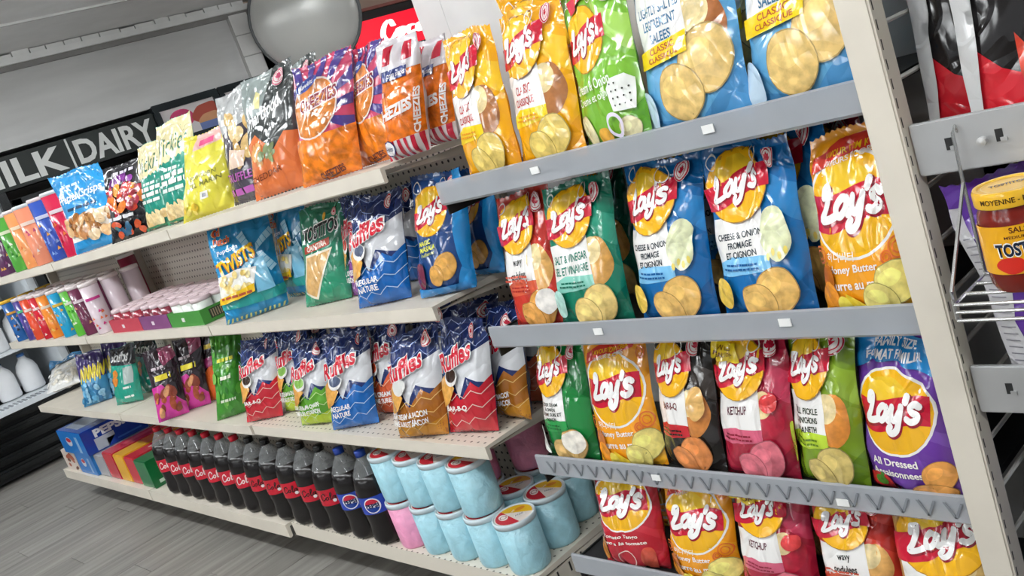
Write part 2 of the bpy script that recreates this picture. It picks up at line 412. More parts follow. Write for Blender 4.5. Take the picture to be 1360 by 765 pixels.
ADJUST = [(-0.015, -0.0003, 0.9529, 0.8075), (0.0075, 0.0003, 0.9303, 0.7257), (0.0, 0.0, 1.0, 1.0), (0.0, -0.0001, 0.9529, 0.8075), (0.0025, 0.0002, 0.9606, 0.8368), (-0.0065, 0.0034, 0.9684, 0.8766),
          (0.0, 0.0, 1.0, 1.0), (-0.0125, 0.0, 0.9606, 0.8368), (0.0125, -0.0, 0.9606, 0.8368), (0.0, 0.0, 1.0, 1.0), (-0.0075, -0.0, 0.9762, 0.8986), (0.0061, -0.002, 0.9684, 0.8672),
          (0.0014, 0.002, 0.992, 0.965), (0.0, 0.0, 1.0, 1.0), (0.0, 0.0, 1.0, 1.0), (0.0, 0.0, 1.0, 1.0), (-0.0125, -0.0002, 0.9606, 0.8368), (-0.0, 0.0002, 0.9228, 0.7003),
          (0.0057, 0.0025, 0.9415, 0.7676), (-0.0025, -0.0002, 0.992, 0.965), (-0.0, -0.0001, 0.9684, 0.8672), (0.0025, 0.0002, 0.992, 0.965), (0.005, 0.0, 0.9841, 0.9312), (0.0, 0.0, 1.0, 1.0),
          (0.0, 0.0, 1.0, 1.0), (0.0, 0.0, 1.0, 1.0), (0.0, 0.0, 1.0, 1.0), (0.0, 0.0, 1.0, 1.0), (0.0, 0.0, 1.0, 1.0), (-0.0025, 0.0, 0.992, 0.965),
          (0.0047, 0.002, 0.988, 0.9505), (0.0286, 0.0091, 0.9607, 0.8597), (0.0, 0.0, 1.0, 1.0), (0.0, 0.0, 1.0, 1.0), (0.0, 0.0, 1.0, 1.0), (0.0, 0.0, 1.0, 1.0),
          (0.0384, 0.0069, 0.9492, 0.8216), (0.0, 0.0, 1.0, 1.0), (-0.0146, -0.0036, 0.9529, 0.8075), (0.0146, 0.0036, 0.9529, 0.8075), (0.0, 0.0, 1.0, 1.0), (0.0, 0.0, 1.0, 1.0),
          (0.0, 0.0, 1.0, 1.0), (0.0, 0.0, 1.0, 1.0), (0.0, 0.0, 1.0, 1.0), (-0.0085, -0.0053, 0.9684, 0.8672), (0.0085, 0.0053, 0.9684, 0.8672), (0.0, 0.0, 1.0, 1.0),
          (0.0, 0.0, 1.0, 1.0), (0.0, 0.0, 1.0, 1.0), (0.0, 0.0, 1.0, 1.0), (-0.0149, -0.0018, 0.9529, 0.8075), (0.0, 0.0, 1.0, 1.0), (0.0149, 0.0018, 0.9529, 0.8075),
          (0.0, 0.0, 1.0, 1.0), (0.0, 0.0, 1.0, 1.0), (0.0, 0.0, 1.0, 1.0), (0.0, 0.0, 1.0, 1.0), (0.0, 0.0, 1.0, 1.0), (-0.0104, -0.0199, 0.9303, 0.7257),
          (0.0104, 0.0199, 0.9303, 0.7257), (0.0, 0.0, 1.0, 1.0), (0.0, 0.0, 1.0, 1.0), (-0.0042, -0.0091, 0.9684, 0.8672), (-0.008, -0.0098, 0.9008, 0.6293), (0.0122, 0.0189, 0.9303, 0.7257),
          (0.0, 0.0, 1.0, 1.0), (-0.0112, -0.0055, 0.9606, 0.8368), (0.0112, 0.0055, 0.9606, 0.8368), (0.0, 0.0, 1.0, 1.0), (-0.0056, -0.0049, 0.9762, 0.8986), (0.0056, 0.0049, 0.9762, 0.8986),
          (0.0, 0.0, 1.0, 1.0), (0.0, 0.0, 1.0, 1.0), (0.0012, -0.0022, 0.992, 0.965), (0.0, 0.0, 1.0, 1.0), (0.0, 0.0, 1.0, 1.0), (0.0, 0.0, 1.0, 1.0),
          (0.0, 0.0, 1.0, 1.0), (0.0, 0.0, 1.0, 1.0), (0.0, 0.0, 1.0, 1.0), (-0.0012, 0.0022, 0.992, 0.965)]
def bag(kind, art, label, foot, W, H, D, Z, Y=None, yaw=0, lean=8, roll=0, seed=None, bend=0., group=None, cat='chip bag', fold=0., pos=None, dbg=0):
    """foot = photo pixel of the bag's bottom centre; the shelf height Z and the row depth Y fix its place"""
    if pos is None and isinstance(foot[0], tuple):      # left and right bottom corners: the turn of the bag follows from its width
        a, b2 = onY(*foot[0], Y), onY(*foot[1], Y); pos = (a+b2)/2; th = math.atan2(-pos[0], Y); c_ = (b2[0]-a[0])*math.cos(th)/(W*.97)
        yaw = math.degrees(th-math.acos(min(1, c_))); pos = (pos[0], Y, 0); foot = foot[0]
        if dbg: print('BAG', label[:50], 'yaw %.0f' % yaw, 'c %.2f' % c_)
    if pos is not None: loc = np.array(pos, float)
    elif Y is None: loc = onZ(foot[0], foot[1], Z)
    else: loc = onY(foot[0], foot[1], Y); 
    loc[2] = Z+.002
    seed = seed if seed is not None else int(abs(foot[0]*7+foot[1]*13)) % 9999
    base, A = ARTS[art]
    dx, dy, kw, kd = ADJUST[len(BAGS)] if len(BAGS) < len(ADJUST) else (0, 0, 1, 1)     # spacing so that neighbours only touch
    loc[0] += dx; loc[1] += dy; W *= kw; D *= kd
    t = empty(kind, loc, 0, label, cat, group)
    lying = lean > 40
    t.rotation_euler = (math.radians(-lean) if lying else 0, 0, math.radians(yaw))
    S = bag_surface(W, H, D, seed, bend, fold, 0 if lying else lean, 0 if lying else roll)
    if lying: t.location.z += D*.42
    BAGS.append(t)
    link('film', bag_mesh(S, W), film(base), t)
    if A: apply_art(A, S, t, NU, NV)
    return t

# ------------------------------------------------------------------ printed designs (canvas 1 x 1.35)
YEL, RED, WHT = 'f6b713', 'c51231', 'f2efec'
def logo(A, x, y, r, rot=.16, ring=True, big=False):
    p = 'logo'; kx, ky = (1.12, .90) if big else (1.30, 1.0)
    if big: A.ell(p, WHT, x, y, r*kx*1.06, r*ky*1.06)
    elif ring: A.ell(p, 'b5812a', x, y, r*kx*1.03, r*ky*1.03)
    A.ell(p, YEL, x, y, r*kx, r*ky); A.ell(p, 'f2c52a', x-.1*r, y+.42*r*ky, r*kx*.6, r*ky*.42)
    if big: A.ell(p, 'e9ae18', x, y-.5*r*ky, r*kx*.8, r*ky*.42)
    b = []; L = r*kx*(.985 if big else 1.10); hb = .34*r*ky
    for i in range(13):
        q = -1+2*i/12; b.append((q*L*(.96 if big else 1), hb+.09*r*math.sin(q*2.6)))
    for i in range(12, -1, -1):
        q = -1+2*i/12; b.append((q*L*(.94 if big else .97), -hb*1.1+.12*r*math.sin(q*2.6)))
    rr = 0.02 if big else rot
    c, s = math.cos(rr), math.sin(rr)
    A.poly(p, RED, [(x+a*c-d*s, y+a*s+d*c) for a, d in b])
    sx = r*kx*.70; sy = r*ky*.66
    c, s = math.cos(rot), math.sin(rot); ox, oy = -1.12*sx, -.36*sy
    A.stroke(p, '8e0d25', LAYS, x+ox*c-oy*s+.03*r, y+ox*s+oy*c-.04*r, sx, sy, r*.185, rot, .10)
    A.stroke(p, 'faf8f6', LAYS, x+ox*c-oy*s, y+ox*s+oy*c, sx, sy, r*.15, rot, .10)
def leaf(A, x, y, r, c='c41f3a'):
    A.ell('seal_badge', 'f4ece8', x, y, r); A.ring('seal_badge', c, x, y, r*.96, r*.13); A.ring('seal_badge', c, x, y, r*.66, r*.07)
    P = [(0, .5), (.12, .28), (.3, .34), (.26, .06), (.46, .1), (.36, -.1), (.14, -.26), (.05, -.22), (.05, -.48), (-.05, -.48), (-.05, -.22), (-.14, -.26), (-.36, -.1), (-.46, .1), (-.26, .06), (-.3, .34), (-.12, .28)]
    A.poly('seal_badge', c, [(x+a*r, y+b*r) for a, b in P])
def chips(A, L, colr='e2bd6b', part='chip_picture'):
    for i, (x, y, rx, ry, rot) in enumerate(L):
        d = tuple(int(int(colr[k:k+2], 16)*.74) for k in (0, 2, 4))
        A.ell(part, 'chip:%02x%02x%02x' % d, x, y, rx*1.04, ry*1.05, rot, wob=.02, seed=i)
        A.ell(part, 'chip:'+colr, x, y, rx, ry, rot, wob=.02, seed=i)
        A.ell(part, 'chip:'+'%02x%02x%02x' % tuple(min(255, int(int(colr[k:k+2], 16)*1.1)) for k in (0, 2, 4)), x-.2*rx, y+.25*ry, rx*.55, ry*.4, rot, wob=.05, seed=i+5)
def fine(A, colr, x, y, w, h, part='fine_print'):      # lettering too small to read: word-length dashes
    rg = random.Random(int(abs(x*991+y*577)*100)); p = x-w/2
    while p < x+w/2-.01:
        q = min(p+h*rg.uniform(1.2, 4.2), x+w/2); A.rect(part, colr, p, y-h/2, q, y+h/2); p = q+h*.6
def lays(base, dark, lines, tc, band=None, chip='e2bd6b', potato=None, extra=None, lx=-.10, ly=1.03, r=.255, panel=(-.43, .40, .17, .80), CH=((.2, .24, .2, .17, .3), (.02, .16, .17, .15, -.2)), light=None):
    A = Art()
    A.poly('background_print', light or dark, [(-.2, 1.35), (.02, 1.35), (.18, .95), (.5, .7), (.5, .98), (.22, 1.1)])
    A.poly('background_print', dark, [(-.5, 0), (.5, 0), (.5, .34), (.1, .06), (-.5, .13)])
    if potato:
        A.ell('chip_picture', 'chip:'+potato, .25, .62, .19, .22, .2, wob=.02); A.ell('chip_picture', 'chip:e8d19a', .2, .72, .13, .12, .3)
    if panel:
        x0, y0, x1, y1 = panel
        A.poly('flavour_panel', WHT, [(x0, y0-.02), (x1+.02, y0+.02), (x1-.02, y1+.06), (x0-.01, y1)])
        if band: A.poly('flavour_panel', band, [(x0, y0-.04), (x1+.02, y0), (x1+.015, y0+.11), (x0+.2, y0+.12), (x0, y0+.06)])
        n = len(lines); th = min(.075, (y1-y0-.17)/max(n, 1)*.66)
        for i, l in enumerate(lines):
            A.text('flavour_lettering', tc, l, (x0+x1)/2+.01, y1-.12-(i+.0)*th*1.42, min(.036*len(l)+.02, (x1-x0)*.88), th, bold=.02, rot=.06)
        if band:
            fine(A, dark, (x0+x1)/2, y0+.055, (x1-x0)*.6, .016); fine(A, dark, (x0+x1)/2, y0+.022, (x1-x0)*.7, .016)
    logo(A, lx, ly, r)
    chips(A, CH, chip)
    A.ring('seal_badge', 'e8e4da', -.34, 1.22, .055, .008, 16); A.ring('seal_badge', 'e8e4da', .1, 1.22, .06, .008, 16); leaf(A, .3, 1.21, .085)
    if extra: extra(A)
    return base, A
def lays_new(base, dark, lines, extra=None, r=.37, y=.86, x=-.02, rot=.06, ty=.40, th=.07):
    A = Art(); A.ell('background_print', dark, 0, .3, .62, .40)
    A.ell('background_print', base, .02, .30, .5, .31)
    logo(A, x, y, r, rot, big=True)
    for i, l in enumerate(lines):
        A.text('flavour_lettering', 'f8f2ea', l, -.06, ty-i*th*1.5, .042*len(l)+.05, th, bold=.02, rot=.04)
    if extra: extra(A)
    return base, A
def pic(c, x, y, rx, ry, rot=0, part='food_picture'): return lambda A: A.ell(part, 'chip:'+c, x, y, rx, ry, rot, wob=.04)
def many(*fs):
    def g(A):
        for f in fs: f(A)
    return g
def korea(A):
    A.poly('ribbon_print', 'd23a2c', [(-.42, 1.06), (-.1, 1.16), (.34, 1.2), (.42, 1.28), (.34, 1.31), (-.1, 1.28), (-.4, 1.18)])
    A.text('ribbon_lettering', 'f6c21c', 'FLAVOUR FROM KOREA', 0, 1.205, .6, .042, bold=.02, rot=.1)
    A.text('ribbon_lettering', 'fbeee0', 'SAVEURS DE COREE', -.02, 1.15, .5, .038, bold=.02, rot=.14)
def honey(A):
    korea(A)
    for x, y, r in ((.40, .50, .085), (.30, .44, .05), (.42, 1.14, .06), (-.40, .48, .07)):
        A.ring('floral_print', 'e0702a', x, y, r, .014, 14); A.ring('floral_print', 'e0702a', x, y, r*.6, .012, 10)
    A.text('flavour_lettering', 'fbf3e4', '허니버터', -.16, .47, .3, .07, bold=.01)
    A.ell('food_picture', 'chip:b9641c', -.33, .3, .075, .11); A.ell('food_picture', 'chip:e58f1d', -.33, .14, .10, .14)
    A.poly('food_picture', 'chip:fbd52c', [(-.2, .05), (.02, .01), (.06, .1), (-.16, .2)]); A.ell('food_picture', 'chip:fbdf55', -.2, .1, .06, .08)
    chips(A, ((.34, .26, .17, .15, .2), (.2, .14, .16, .13, -.2)), 'e8d77a')
def b_(n, v): ARTS[n] = v
b_('classic', lays('f2ac10', 'e59a0b', ['CLASSIC', 'CLASSIQUE'], 'b8312f', 'f5d21e', 'e0c36a', 'a86c3e', light='f7c52b'))
b_('cream_onion', lays('7cb83a', '5d9e2c', [], '333333', None, 'e6dcae', None, many(
    lambda A: A.poly('ribbon_print', 'd63a4e', [(-.30, 1.1), (-.05, 1.2), (.18, 1.24), (.2, 1.32), (-.1, 1.3), (-.36, 1.2)]),
    lambda A: A.text('ribbon_lettering', 'f5d34a', 'FLAVOUR FROM INDIA', -.06, 1.24, .42, .035, bold=.02, rot=.2),
    lambda A: A.text('flavour_lettering', 'f4f6ea', 'Cream & Onion', -.02, .54, .56, .085, rot=.1), lambda A: A.text('flavour_lettering', 'f4f6ea', 'Creme et oignon', -.0, .43, .56, .085, rot=.1),
    lambda A: A.poly('food_picture', 'eceee8', [(.22, .3), (.44, .28), (.47, .5), (.4, .56), (.26, .55), (.2, .48)]),
    lambda A: [A.ell('food_picture', '2a2c28', .26+.05*(k % 4), .34+.055*(k//4), .008, n=8) for k in range(14)],
    lambda A: A.ring('food_picture', 'e8dff0', .2, .2, .1, .03), lambda A: A.ell('food_picture', 'chip:dba33c', .02, .12, .1, .08)), panel=None, ly=.9, lx=-.1,
    CH=((-.3, .17, .13, .14, .3), (.32, .14, .12, .1, .2)), light='a5d35f'))
b_('light_salted', lays('5fa3cf', '4a8cc0', ['LIGHTLY SALTED', 'LEGEREMENT', 'SALEES'], '3f7196', None, 'e3c078', 'a8673a', many(
    lambda A: A.poly('flavour_panel', 'f4d211', [(-.42, .44), (.13, .5), (.14, .63), (-.42, .55)]),
    lambda A: A.text('flavour_lettering', 'b5502a', 'CLASSIC', -.12, .56, .28, .04, bold=.02, rot=.1), lambda A: A.text('flavour_lettering', 'b5502a', 'CLASSIQUE', -.12, .505, .34, .04, bold=.02, rot=.1),
    lambda A: A.ell('flavour_panel', 'c3d9ea', -.42, .16, .13, .15)),
    panel=(-.42, .48, .12, .93), ly=1.13, CH=((.24, .42, .22, .2, .3), (-.02, .26, .21, .18, -.2)), light='79b5da'))
b_('wavy', lays('c93a2c', 'b12a22', ['wavy', 'ondulees'], '2c2b2a', 'd85a3a', 'd99a4a', 'e2ab62', many(
    lambda A: fine(A, 'c2503c', -.13, .56, .44, .02), lambda A: fine(A, 'c2503c', -.13, .525, .44, .02),
    pic('efe9e2', .3, .3, .14, .12))))
b_('salt_vinegar', lays('107a5e', '0b6650', ['SALT & VINEGAR', 'SEL ET VINAIGRE'], '1c7a66', '86c9b8', 'e6c87c', 'd09a4c', pic('a9d2c6', -.36, .27, .09, .13), light='2f9377'))
b_('cheese_onion', lays('0f67a8', '0b5794', ['CHEESE & ONION', 'FROMAGE', 'ET OIGNON'], '26323c', '7cc0ea', 'e3b566', None, many(
    pic('e7c24f', -.36, .24, .11, .12), pic('dfe3b9', .28, .66, .13, .2), lambda A: [A.ell('food_picture', 'e8d36a', .2+.05*k, .50+.03*(k % 2), .016, .03, n=8) for k in range(4)]), light='2c80bf'))
b_('honey_butter', lays_new('f2a01c', 'f7b52a', ['Honey Butter', 'Beurre au miel'], honey, ty=.37, th=.075, r=.40, y=.82))
b_('sour_cream', lays('18803a', '0f6a2e', ['SOUR CREAM', '& ONION', 'CREME SURE ET', 'OIGNON'], '26352c', '2f9a4e', 'd9b26e', None, many(pic('eef0e6', -.38, .26, .1, .16), pic('f2ece0', .24, .28, .16, .13))))
b_('barbecue', lays('26221f', '1b1816', ['BAR-B-Q'], '7a2a2c', 'c22630', 'd98648', 'c9803e', many(pic('e2b36a', .3, .72, .1, .15)), light='3a332e'))
b_('ketchup', lays('a51f38', '8c1730', ['KETCHUP'], '5a2030', 'd4607c', 'd06a78', 'b02038', many(pic('d23b3c', .30, .74, .10, .08), lambda A: A.poly('ribbon_print', 'f0cf1c', [(-.5, 1.1), (-.08, 1.1), (-.1, 1.24), (-.5, 1.28)]),
    lambda A: A.text('ribbon_lettering', '7a4a10', 'NEW SIZE', -.3, 1.2, .22, .035, bold=.02), lambda A: A.text('ribbon_lettering', '7a4a10', 'NOUVEAU FORMAT', -.29, 1.15, .36, .035, bold=.02)), light='b83350'))
b_('dill_pickle', lays('7a9a22', '5f8018', ['DILL PICKLE', 'CORNICHONS', "A L'ANETH"], '2f3a22', 'bcd83a', 'cdb66c', 'd98a3a', pic('a8c23c', -.36, .38, .09, .17, .2), light='8fae35'))
b_('all_dressed', lays_new('6a3a9c', '7c50b0', ['All Dressed', 'Assaisonnees'], many(
    lambda A: A.poly('ribbon_print', '1c7fc0', [(-.5, 1.02), (-.25, 1.12), (.1, 1.13), (.5, 1.0), (.5, 1.28), (.1, 1.35), (-.5, 1.35)]),
    lambda A: A.text('ribbon_lettering', 'f6f6f6', 'FAMILY SIZE', -.0, 1.265, .5, .07, bold=.03), lambda A: A.text('ribbon_lettering', 'f6f6f6', 'FORMAT FAMILIAL', -.0, 1.175, .66, .07, bold=.03),
    lambda A: A.ell('food_picture', 'c3242c', -.28, .1, .15, .12, wob=.06), lambda A: A.ell('food_picture', '4f8a2c', -.27, .14, .06, .05), lambda A: A.poly('food_picture', '3f7a24', [(-.28, .14), (-.25, .14), (-.2, .22), (-.24, .23)]),
    lambda A: chips(A, ((.34, .24, .13, .12, .5), (.25, .08, .2, .1, .1)), 'dd9a4e')), r=.37, y=.74, ty=.335, th=.065))
b_('tomato_tango', lays_new('b51a2c', 'c22a38', ['Tomato Tango', 'Tango a la tomate'], many(pic('d88a3a', -.36, .3, .08, .16), pic('c7503c', .3, .2, .1, .18), lambda A: A.ring('food_picture', 'f0d8d0', 0, .2, .13, .012), pic('f0e0d8', .05, .04, .09, .04)), r=.38, y=.92, ty=.5, th=.055))
b_('gold_plain', lays('b98c52', 'a5783e', [], '3a2c1c', None, 'e2bd6b', 'd8b46e', lx=0, ly=.98, r=.36, light='c9a068'))
b_('masala', lays('17407a', '0f2f66', [], '333333', None, 'd9a252', None, many(
    lambda A: A.poly('background_print', '1f86c8', [(.5, 0), (.5, 1.35), (.34, 1.35), (.3, .7), (.38, .3), (.2, 0)]), lambda A: A.poly('background_print', '2a7fc0', [(-.5, 0), (.5, 0), (.5, .12), (-.5, .12)]),
    lambda A: A.text('flavour_lettering', 'dfe04a', 'MAGIC', -.22, .64, .2, .055, bold=.03, rot=.08), lambda A: A.text('flavour_lettering', 'dfe04a', 'MASALA', -.16, .575, .3, .055, bold=.03, rot=.08), lambda A: A.text('flavour_lettering', 'b8c050', 'indienne', -.16, .515, .26, .04, rot=.08),
    pic('6a1f3c', -.36, .28, .11, .15)), panel=None, lx=-.14, ly=.96, CH=((.12, .34, .2, .15, .2), (-.05, .26, .12, .12, -.2)), light='1d5a9c'))

def zig(A, colr, y, n=6, amp=.07, wd=.012, x0=-.5, x1=.5, ph=0, part='background_print'):
    pts = [(x0+(x1-x0)*i/n, y+(amp if (i+ph) % 2 else -amp)+.1*(i/n)) for i in range(n+1)]
    for a, b in zip(pts, pts[1:]): A.stroke(part, colr, [[a, b]], 0, 0, 1, 1, wd)
def ruffles(bot, lines, wave=None, dip='3a2418', lite=None):
    A = Art(); p = 'background_print'
    A.poly(p, 'd9dade', [(-.5, .62), (-.2, .7), (-.05, .48), (.1, .72), (.5, .6), (.5, 1.06), (.1, .95), (-.1, .88), (-.5, .8)])
    A.poly(p, bot, [(-.5, 0), (.5, 0), (.5, .68), (.34, .58), (.2, .66), (-.02, .46), (-.18, .56), (-.36, .46), (-.5, .54)])
    if wave: A.poly(p, wave, [(-.5, 0), (.5, 0), (.5, .26), (.2, .2), (-.1, .28), (-.5, .18)])
    for y in (.14, .30, .46): zig(A, lite or 'e9c9c0', y, 7, .035, .010)
    for y in (1.0, 1.14, 1.26): zig(A, '8fa4d8', y, 6, .04, .008, ph=1)
    A.poly('food_picture', 'chip:dba04c', [(-.46, .66), (-.3, .76), (-.1, .6), (-.22, .44), (-.38, .36)])
    A.ell('food_picture', 'e6e4e0', -.18, .72, .14, .1); A.ell('food_picture', dip, -.18, .74, .115, .075)
    A.text('logo', 'f4f0ee', 'Ruffles', -.1, .94, .74, .25, bold=.075, shear=.12, rot=.24)
    A.text('logo', 'c9152e', 'Ruffles', -.1, .94, .70, .225, bold=.032, shear=.12, rot=.24)
    for i, l in enumerate(lines): A.text('flavour_lettering', 'f7f4f0', l, -.08, .37-i*.095, min(.72, .058*len(l)+.03), .07, bold=.03, rot=.05)
    leaf(A, .3, 1.2, .075)
    return '1d2f66', A
b_('ruf_bbq', ruffles('c51f30', ['BAR-B-Q']))
b_('ruf_onion', ruffles('5da02c', ['SOUR CREAM & ONION', 'CREME SURE ET OIGNON'], 'b3cc2c', '7fb04a', 'cfe6a0'))
b_('ruf_regular', ruffles('1767b8', ['REGULAR', 'NATURE'], None, '55607a', 'bcd8f0'))
b_('ruf_orange', ruffles('d9603a', ['SOUR CREAM', 'CREME SURE'], None, 'c84a2c', 'f0c0a0'))
b_('ruf_bacon', ruffles('a8651c', ['SOUR CREAM & BACON', 'CREME SURE ET BACON'], 'c8861c', 'e0e0dc', 'e6c070'))
b_('ruf_dressed', ruffles('8a4a9a', ['ALL DRESSED', 'ASSAISONNEES'], None, 'b8302c', 'dcb8e0'))

def twists():
    A = Art()
    A.poly('background_print', '1583b8', [(-.5, 0), (.5, 0), (.5, .2), (-.5, .22)])
    for k in range(14): A.poly('background_print', 'cfd98a', [(-.5+k*.075, 0), (-.47+k*.075, 0), (-.43+k*.075, .07), (-.46+k*.075, .07)])
    A.poly('background_print', '2a9a96', [(-.5, .2), (.5, .16), (.5, .3), (.1, .33), (-.5, .31)])
    for a in (.5, 2.07, 3.64, 5.21):     # windmill
        c, s = math.cos(a), math.sin(a); q = lambda u, v: (.22+u*c-v*s, .80+u*s+v*c)
        A.poly('windmill_picture', 'a8d6ec', [q(.02, .0), q(.34, .0), q(.34, .1), q(.06, .08)])
        for k in range(4): A.stroke('windmill_picture', '3a9cc8', [[q(.08+.07*k, .0), q(.08+.07*k, .09)]], 0, 0, 1, 1, .008)
    A.poly('windmill_picture', '7cc0e0', [(.12, .3), (.38, .3), (.32, .72), (.18, .72)])
    A.text('logo', 'f0d8a0', 'Old', -.34, 1.17, .16, .10, bold=.05); A.text('logo', 'f0d8a0', 'Dutch', -.28, 1.06, .26, .10, bold=.05)
    A.text('logo', 'd8502a', 'Old', -.34, 1.17, .15, .09, bold=.025); A.text('logo', 'd8502a', 'Dutch', -.28, 1.06, .25, .09, bold=.025)
    A.text('flavour_lettering', 'f2f6f8', 'Popcorn', -.2, .92, .34, .075, rot=.08)
    A.text('flavour_lettering', 'c8781c', 'TWISTS', -.10, .765, .64, .2, bold=.05, shear=.1, rot=.22); A.text('flavour_lettering', 'f8c61c', 'TWISTS', -.1, .775, .6, .175, bold=.03, shear=.1, rot=.22)
    A.poly('food_picture', 'f3f1ea', [(-.44, .34), (.1, .38), (.2, .62), (-.1, .66), (-.42, .62)])
    rg = random.Random(4)
    for k in range(22): A.ell('food_picture', 'chip:'+rg.choice(['efd68c', 'e7c66c', 'f4e4ac']), -.38+.5*rg.random(), .36+.24*rg.random(), .05, .035, rg.random()*3, n=12)
    A.poly('flavour_panel', 'f0c21c', [(-.46, .27), (.1, .33), (.12, .43), (-.44, .36)])
    fine(A, 'b8502a', -.17, .345, .46, .03)
    return '1c8cc4', A
b_('twists', twists())
def cantina():
    A = Art()
    A.poly('background_print', '2a8a68', [(-.5, .0), (.5, 0), (.5, .5), (.2, .42), (-.5, .3)])
    A.text('logo', 'f4f4f0', 'TOSTITOS', 0, 1.02, .84, .21, bold=.07, shear=.1, rot=.12); A.text('logo', '20242a', 'TOSTITOS', 0, 1.02, .8, .18, bold=.035, shear=.1, rot=.12)
    A.ell('logo', 'e2b13c', .06, 1.18, .05, .05)
    A.poly('flavour_panel', 'b0402c', [(-.36, .74), (.22, .80), (.22, .9), (-.36, .84)]); A.text('flavour_lettering', 'f4e6d8', 'CANTINA', -.07, .82, .46, .07, bold=.03, rot=.1)
    A.poly('food_picture', 'e8e0cc', [(-.4, .2), (-.12, .1), (.28, .76), (-.34, .72)]); A.poly('food_picture', 'chip:cfa468', [(-.37, .23), (-.14, .14), (.23, .73), (-.31, .69)])
    leaf(A, .3, 1.22, .06)
    return '1f7a5c', A
b_('cantina', cantina())
def simple(base, items): A = Art(); [f(A) for f in items]; return base, A
T = lambda c, t, x, y, w, h, **k: (lambda A: A.text(k.pop('part', 'lettering') if 'part' in k else 'lettering', c, t, x, y, w, h, **k))
Pg = lambda c, pts, part='background_print': (lambda A: A.poly(part, c, pts))
Rc = lambda c, x0, y0, x1, y1, part='background_print': (lambda A: A.rect(part, c, x0, y0, x1, y1))
Fp = lambda c, x, y, w, h: (lambda A: fine(A, c, x, y, w, h))
def blobs(cols, x0, y0, x1, y1, n, r0, r1, seed, part='food_picture', k='chip:'):
    def g(A):
        rg = random.Random(seed)
        for i in range(n):
            r = rg.uniform(r0, r1); A.ell(part, k+rg.choice(cols), rg.uniform(x0, x1), rg.uniform(y0, y1), r, r*rg.uniform(.45, .9), rg.random()*3, n=14, wob=.05, seed=i)
    return g
b_('pretzel', simple('2590d0', [Rc('f0e6d8', -.5, .2, .5, .62), Pg('2590d0', [(-.5, .0), (.5, .0), (.5, .22), (-.5, .2)]), Fp('dff0fa', -.1, 1.12, .4, .04), T('f4fafc', 'Pretzel Crisps', -.02, .92, .9, .17, shear=.3, rot=.06, bold=.015),
    Fp('123a5c', 0, .74, .62, .045), blobs(['c08a50', 'd8ac78', '9a6430', 'e4c8a0', 'b87a46'], -.42, .24, .46, .58, 42, .05, .12, 3)]))
b_('tortilla_black', simple('1c1a20', [blobs(['6a2c7a', '8a3c98'], -.3, .98, .3, 1.12, 8, .06, .12, 1), Fp('e8e0f0', 0, 1.2, .5, .05), blobs(['d0402c', 'e0782a', 'c43a50', 'e8962c', 'a82838'], -.4, .5, .36, .92, 30, .06, .13, 2),
    Fp('d8d8dc', -.1, .42, .6, .06), blobs(['2c5a7a', '3a6a6a', 'c8502c'], -.42, .1, .3, .36, 14, .04, .1, 6)]))
b_('kettle_cream', simple('1f8f7c', [Pg('eadfae', [(-.5, 1.35), (-.5, .82)]+[(-.5+i*.05, .80+.035*(i % 2)+.005*i) for i in range(21)]+[(.5, 1.35)]), T('1c6a54', "Vickie's", 0, 1.06, .78, .25, shear=.2, rot=.08, bold=.0),
    Fp('dff0e8', -.06, .74, .4, .04), Fp('f2f6f0', -.06, .66, .62, .06), Fp('f2f6f0', -.06, .57, .66, .06), Fp('e0f0ea', -.06, .47, .6, .05),
    blobs(['e0c894', 'ecd8a8', 'd4b478'], -.38, .12, .3, .3, 12, .09, .14, 8), Rc('177a50', -.5, 0, .5, .08)]))
b_('popcorn_yellow', simple('e6dc4a', [Pg('e8b8b0', [(-.2, 1.35), (.3, 1.35), (.34, 1.14), (-.24, 1.1)]), Fp('e05a8a', .02, 1.2, .3, .09), T('7a7a2c', 'POPCORN', .02, .68, .5, .07, bold=.01, rot=.06), T('7a7a2c', 'SEL MARIN', .06, .56, .6, .08, bold=.02, rot=.06),
    Rc('f0eee6', .0, .3, .14, .42, 'flavour_panel'), Rc('8a8a96', .04, .33, .1, .39, 'flavour_panel'), blobs(['e6c23c', 'f0dc6a'], -.4, .1, -.1, .3, 9, .05, .08, 4)]))
b_('truffle', simple('4a4450', [Pg('b0b2b2', [(-.5, .86), (.5, .98), (.5, 1.35), (-.5, 1.35)]), Fp('e8ecec', -.1, 1.02, .5, .08), blobs(['d8b474', 'c8a05c', 'e6cc98'], -.2, .5, .4, 1.05, 12, .1, .16, 5), Pg('e8ccb8', [(-.2, .45), (.2, .45), (.26, .62), (-.1, .68)], 'food_picture'),
    T('b05aa8', 'TRUFFLE', -.02, .34, .7, .1, bold=.02), Fp('b05aa8', -.02, .16, .7, .08)]))
b_('cheddar_popcorn', simple('3f4444', [Pg('d8733c', [(-.5, 0), (.5, 0), (.5, .62), (.3, .66), (.1, .5), (-.22, .72), (-.5, .58)]), Pg('8f9a98', [(-.5, .9), (-.1, .92), (.12, 1.35), (-.5, 1.35)]), Pg('e8dfa0', [(-.24, 1.0), (-.1, .98), (-.08, 1.14), (-.2, 1.18)], 'food_picture'),
    T('f2f4f2', 'Smartfood', -.08, .92, .72, .15, bold=.02, shear=.2, rot=.26), blobs(['e0a868', '7a8a60', 'c88a4a', '8a9a6c'], -.3, .4, .1, .58, 12, .05, .09, 9), T('7a3a1c', 'CHEDDAR', -.1, .26, .62, .07, rot=.1), leaf_f := (lambda A: leaf(A, .24, 1.22, .08, 'd05a7a'))]))
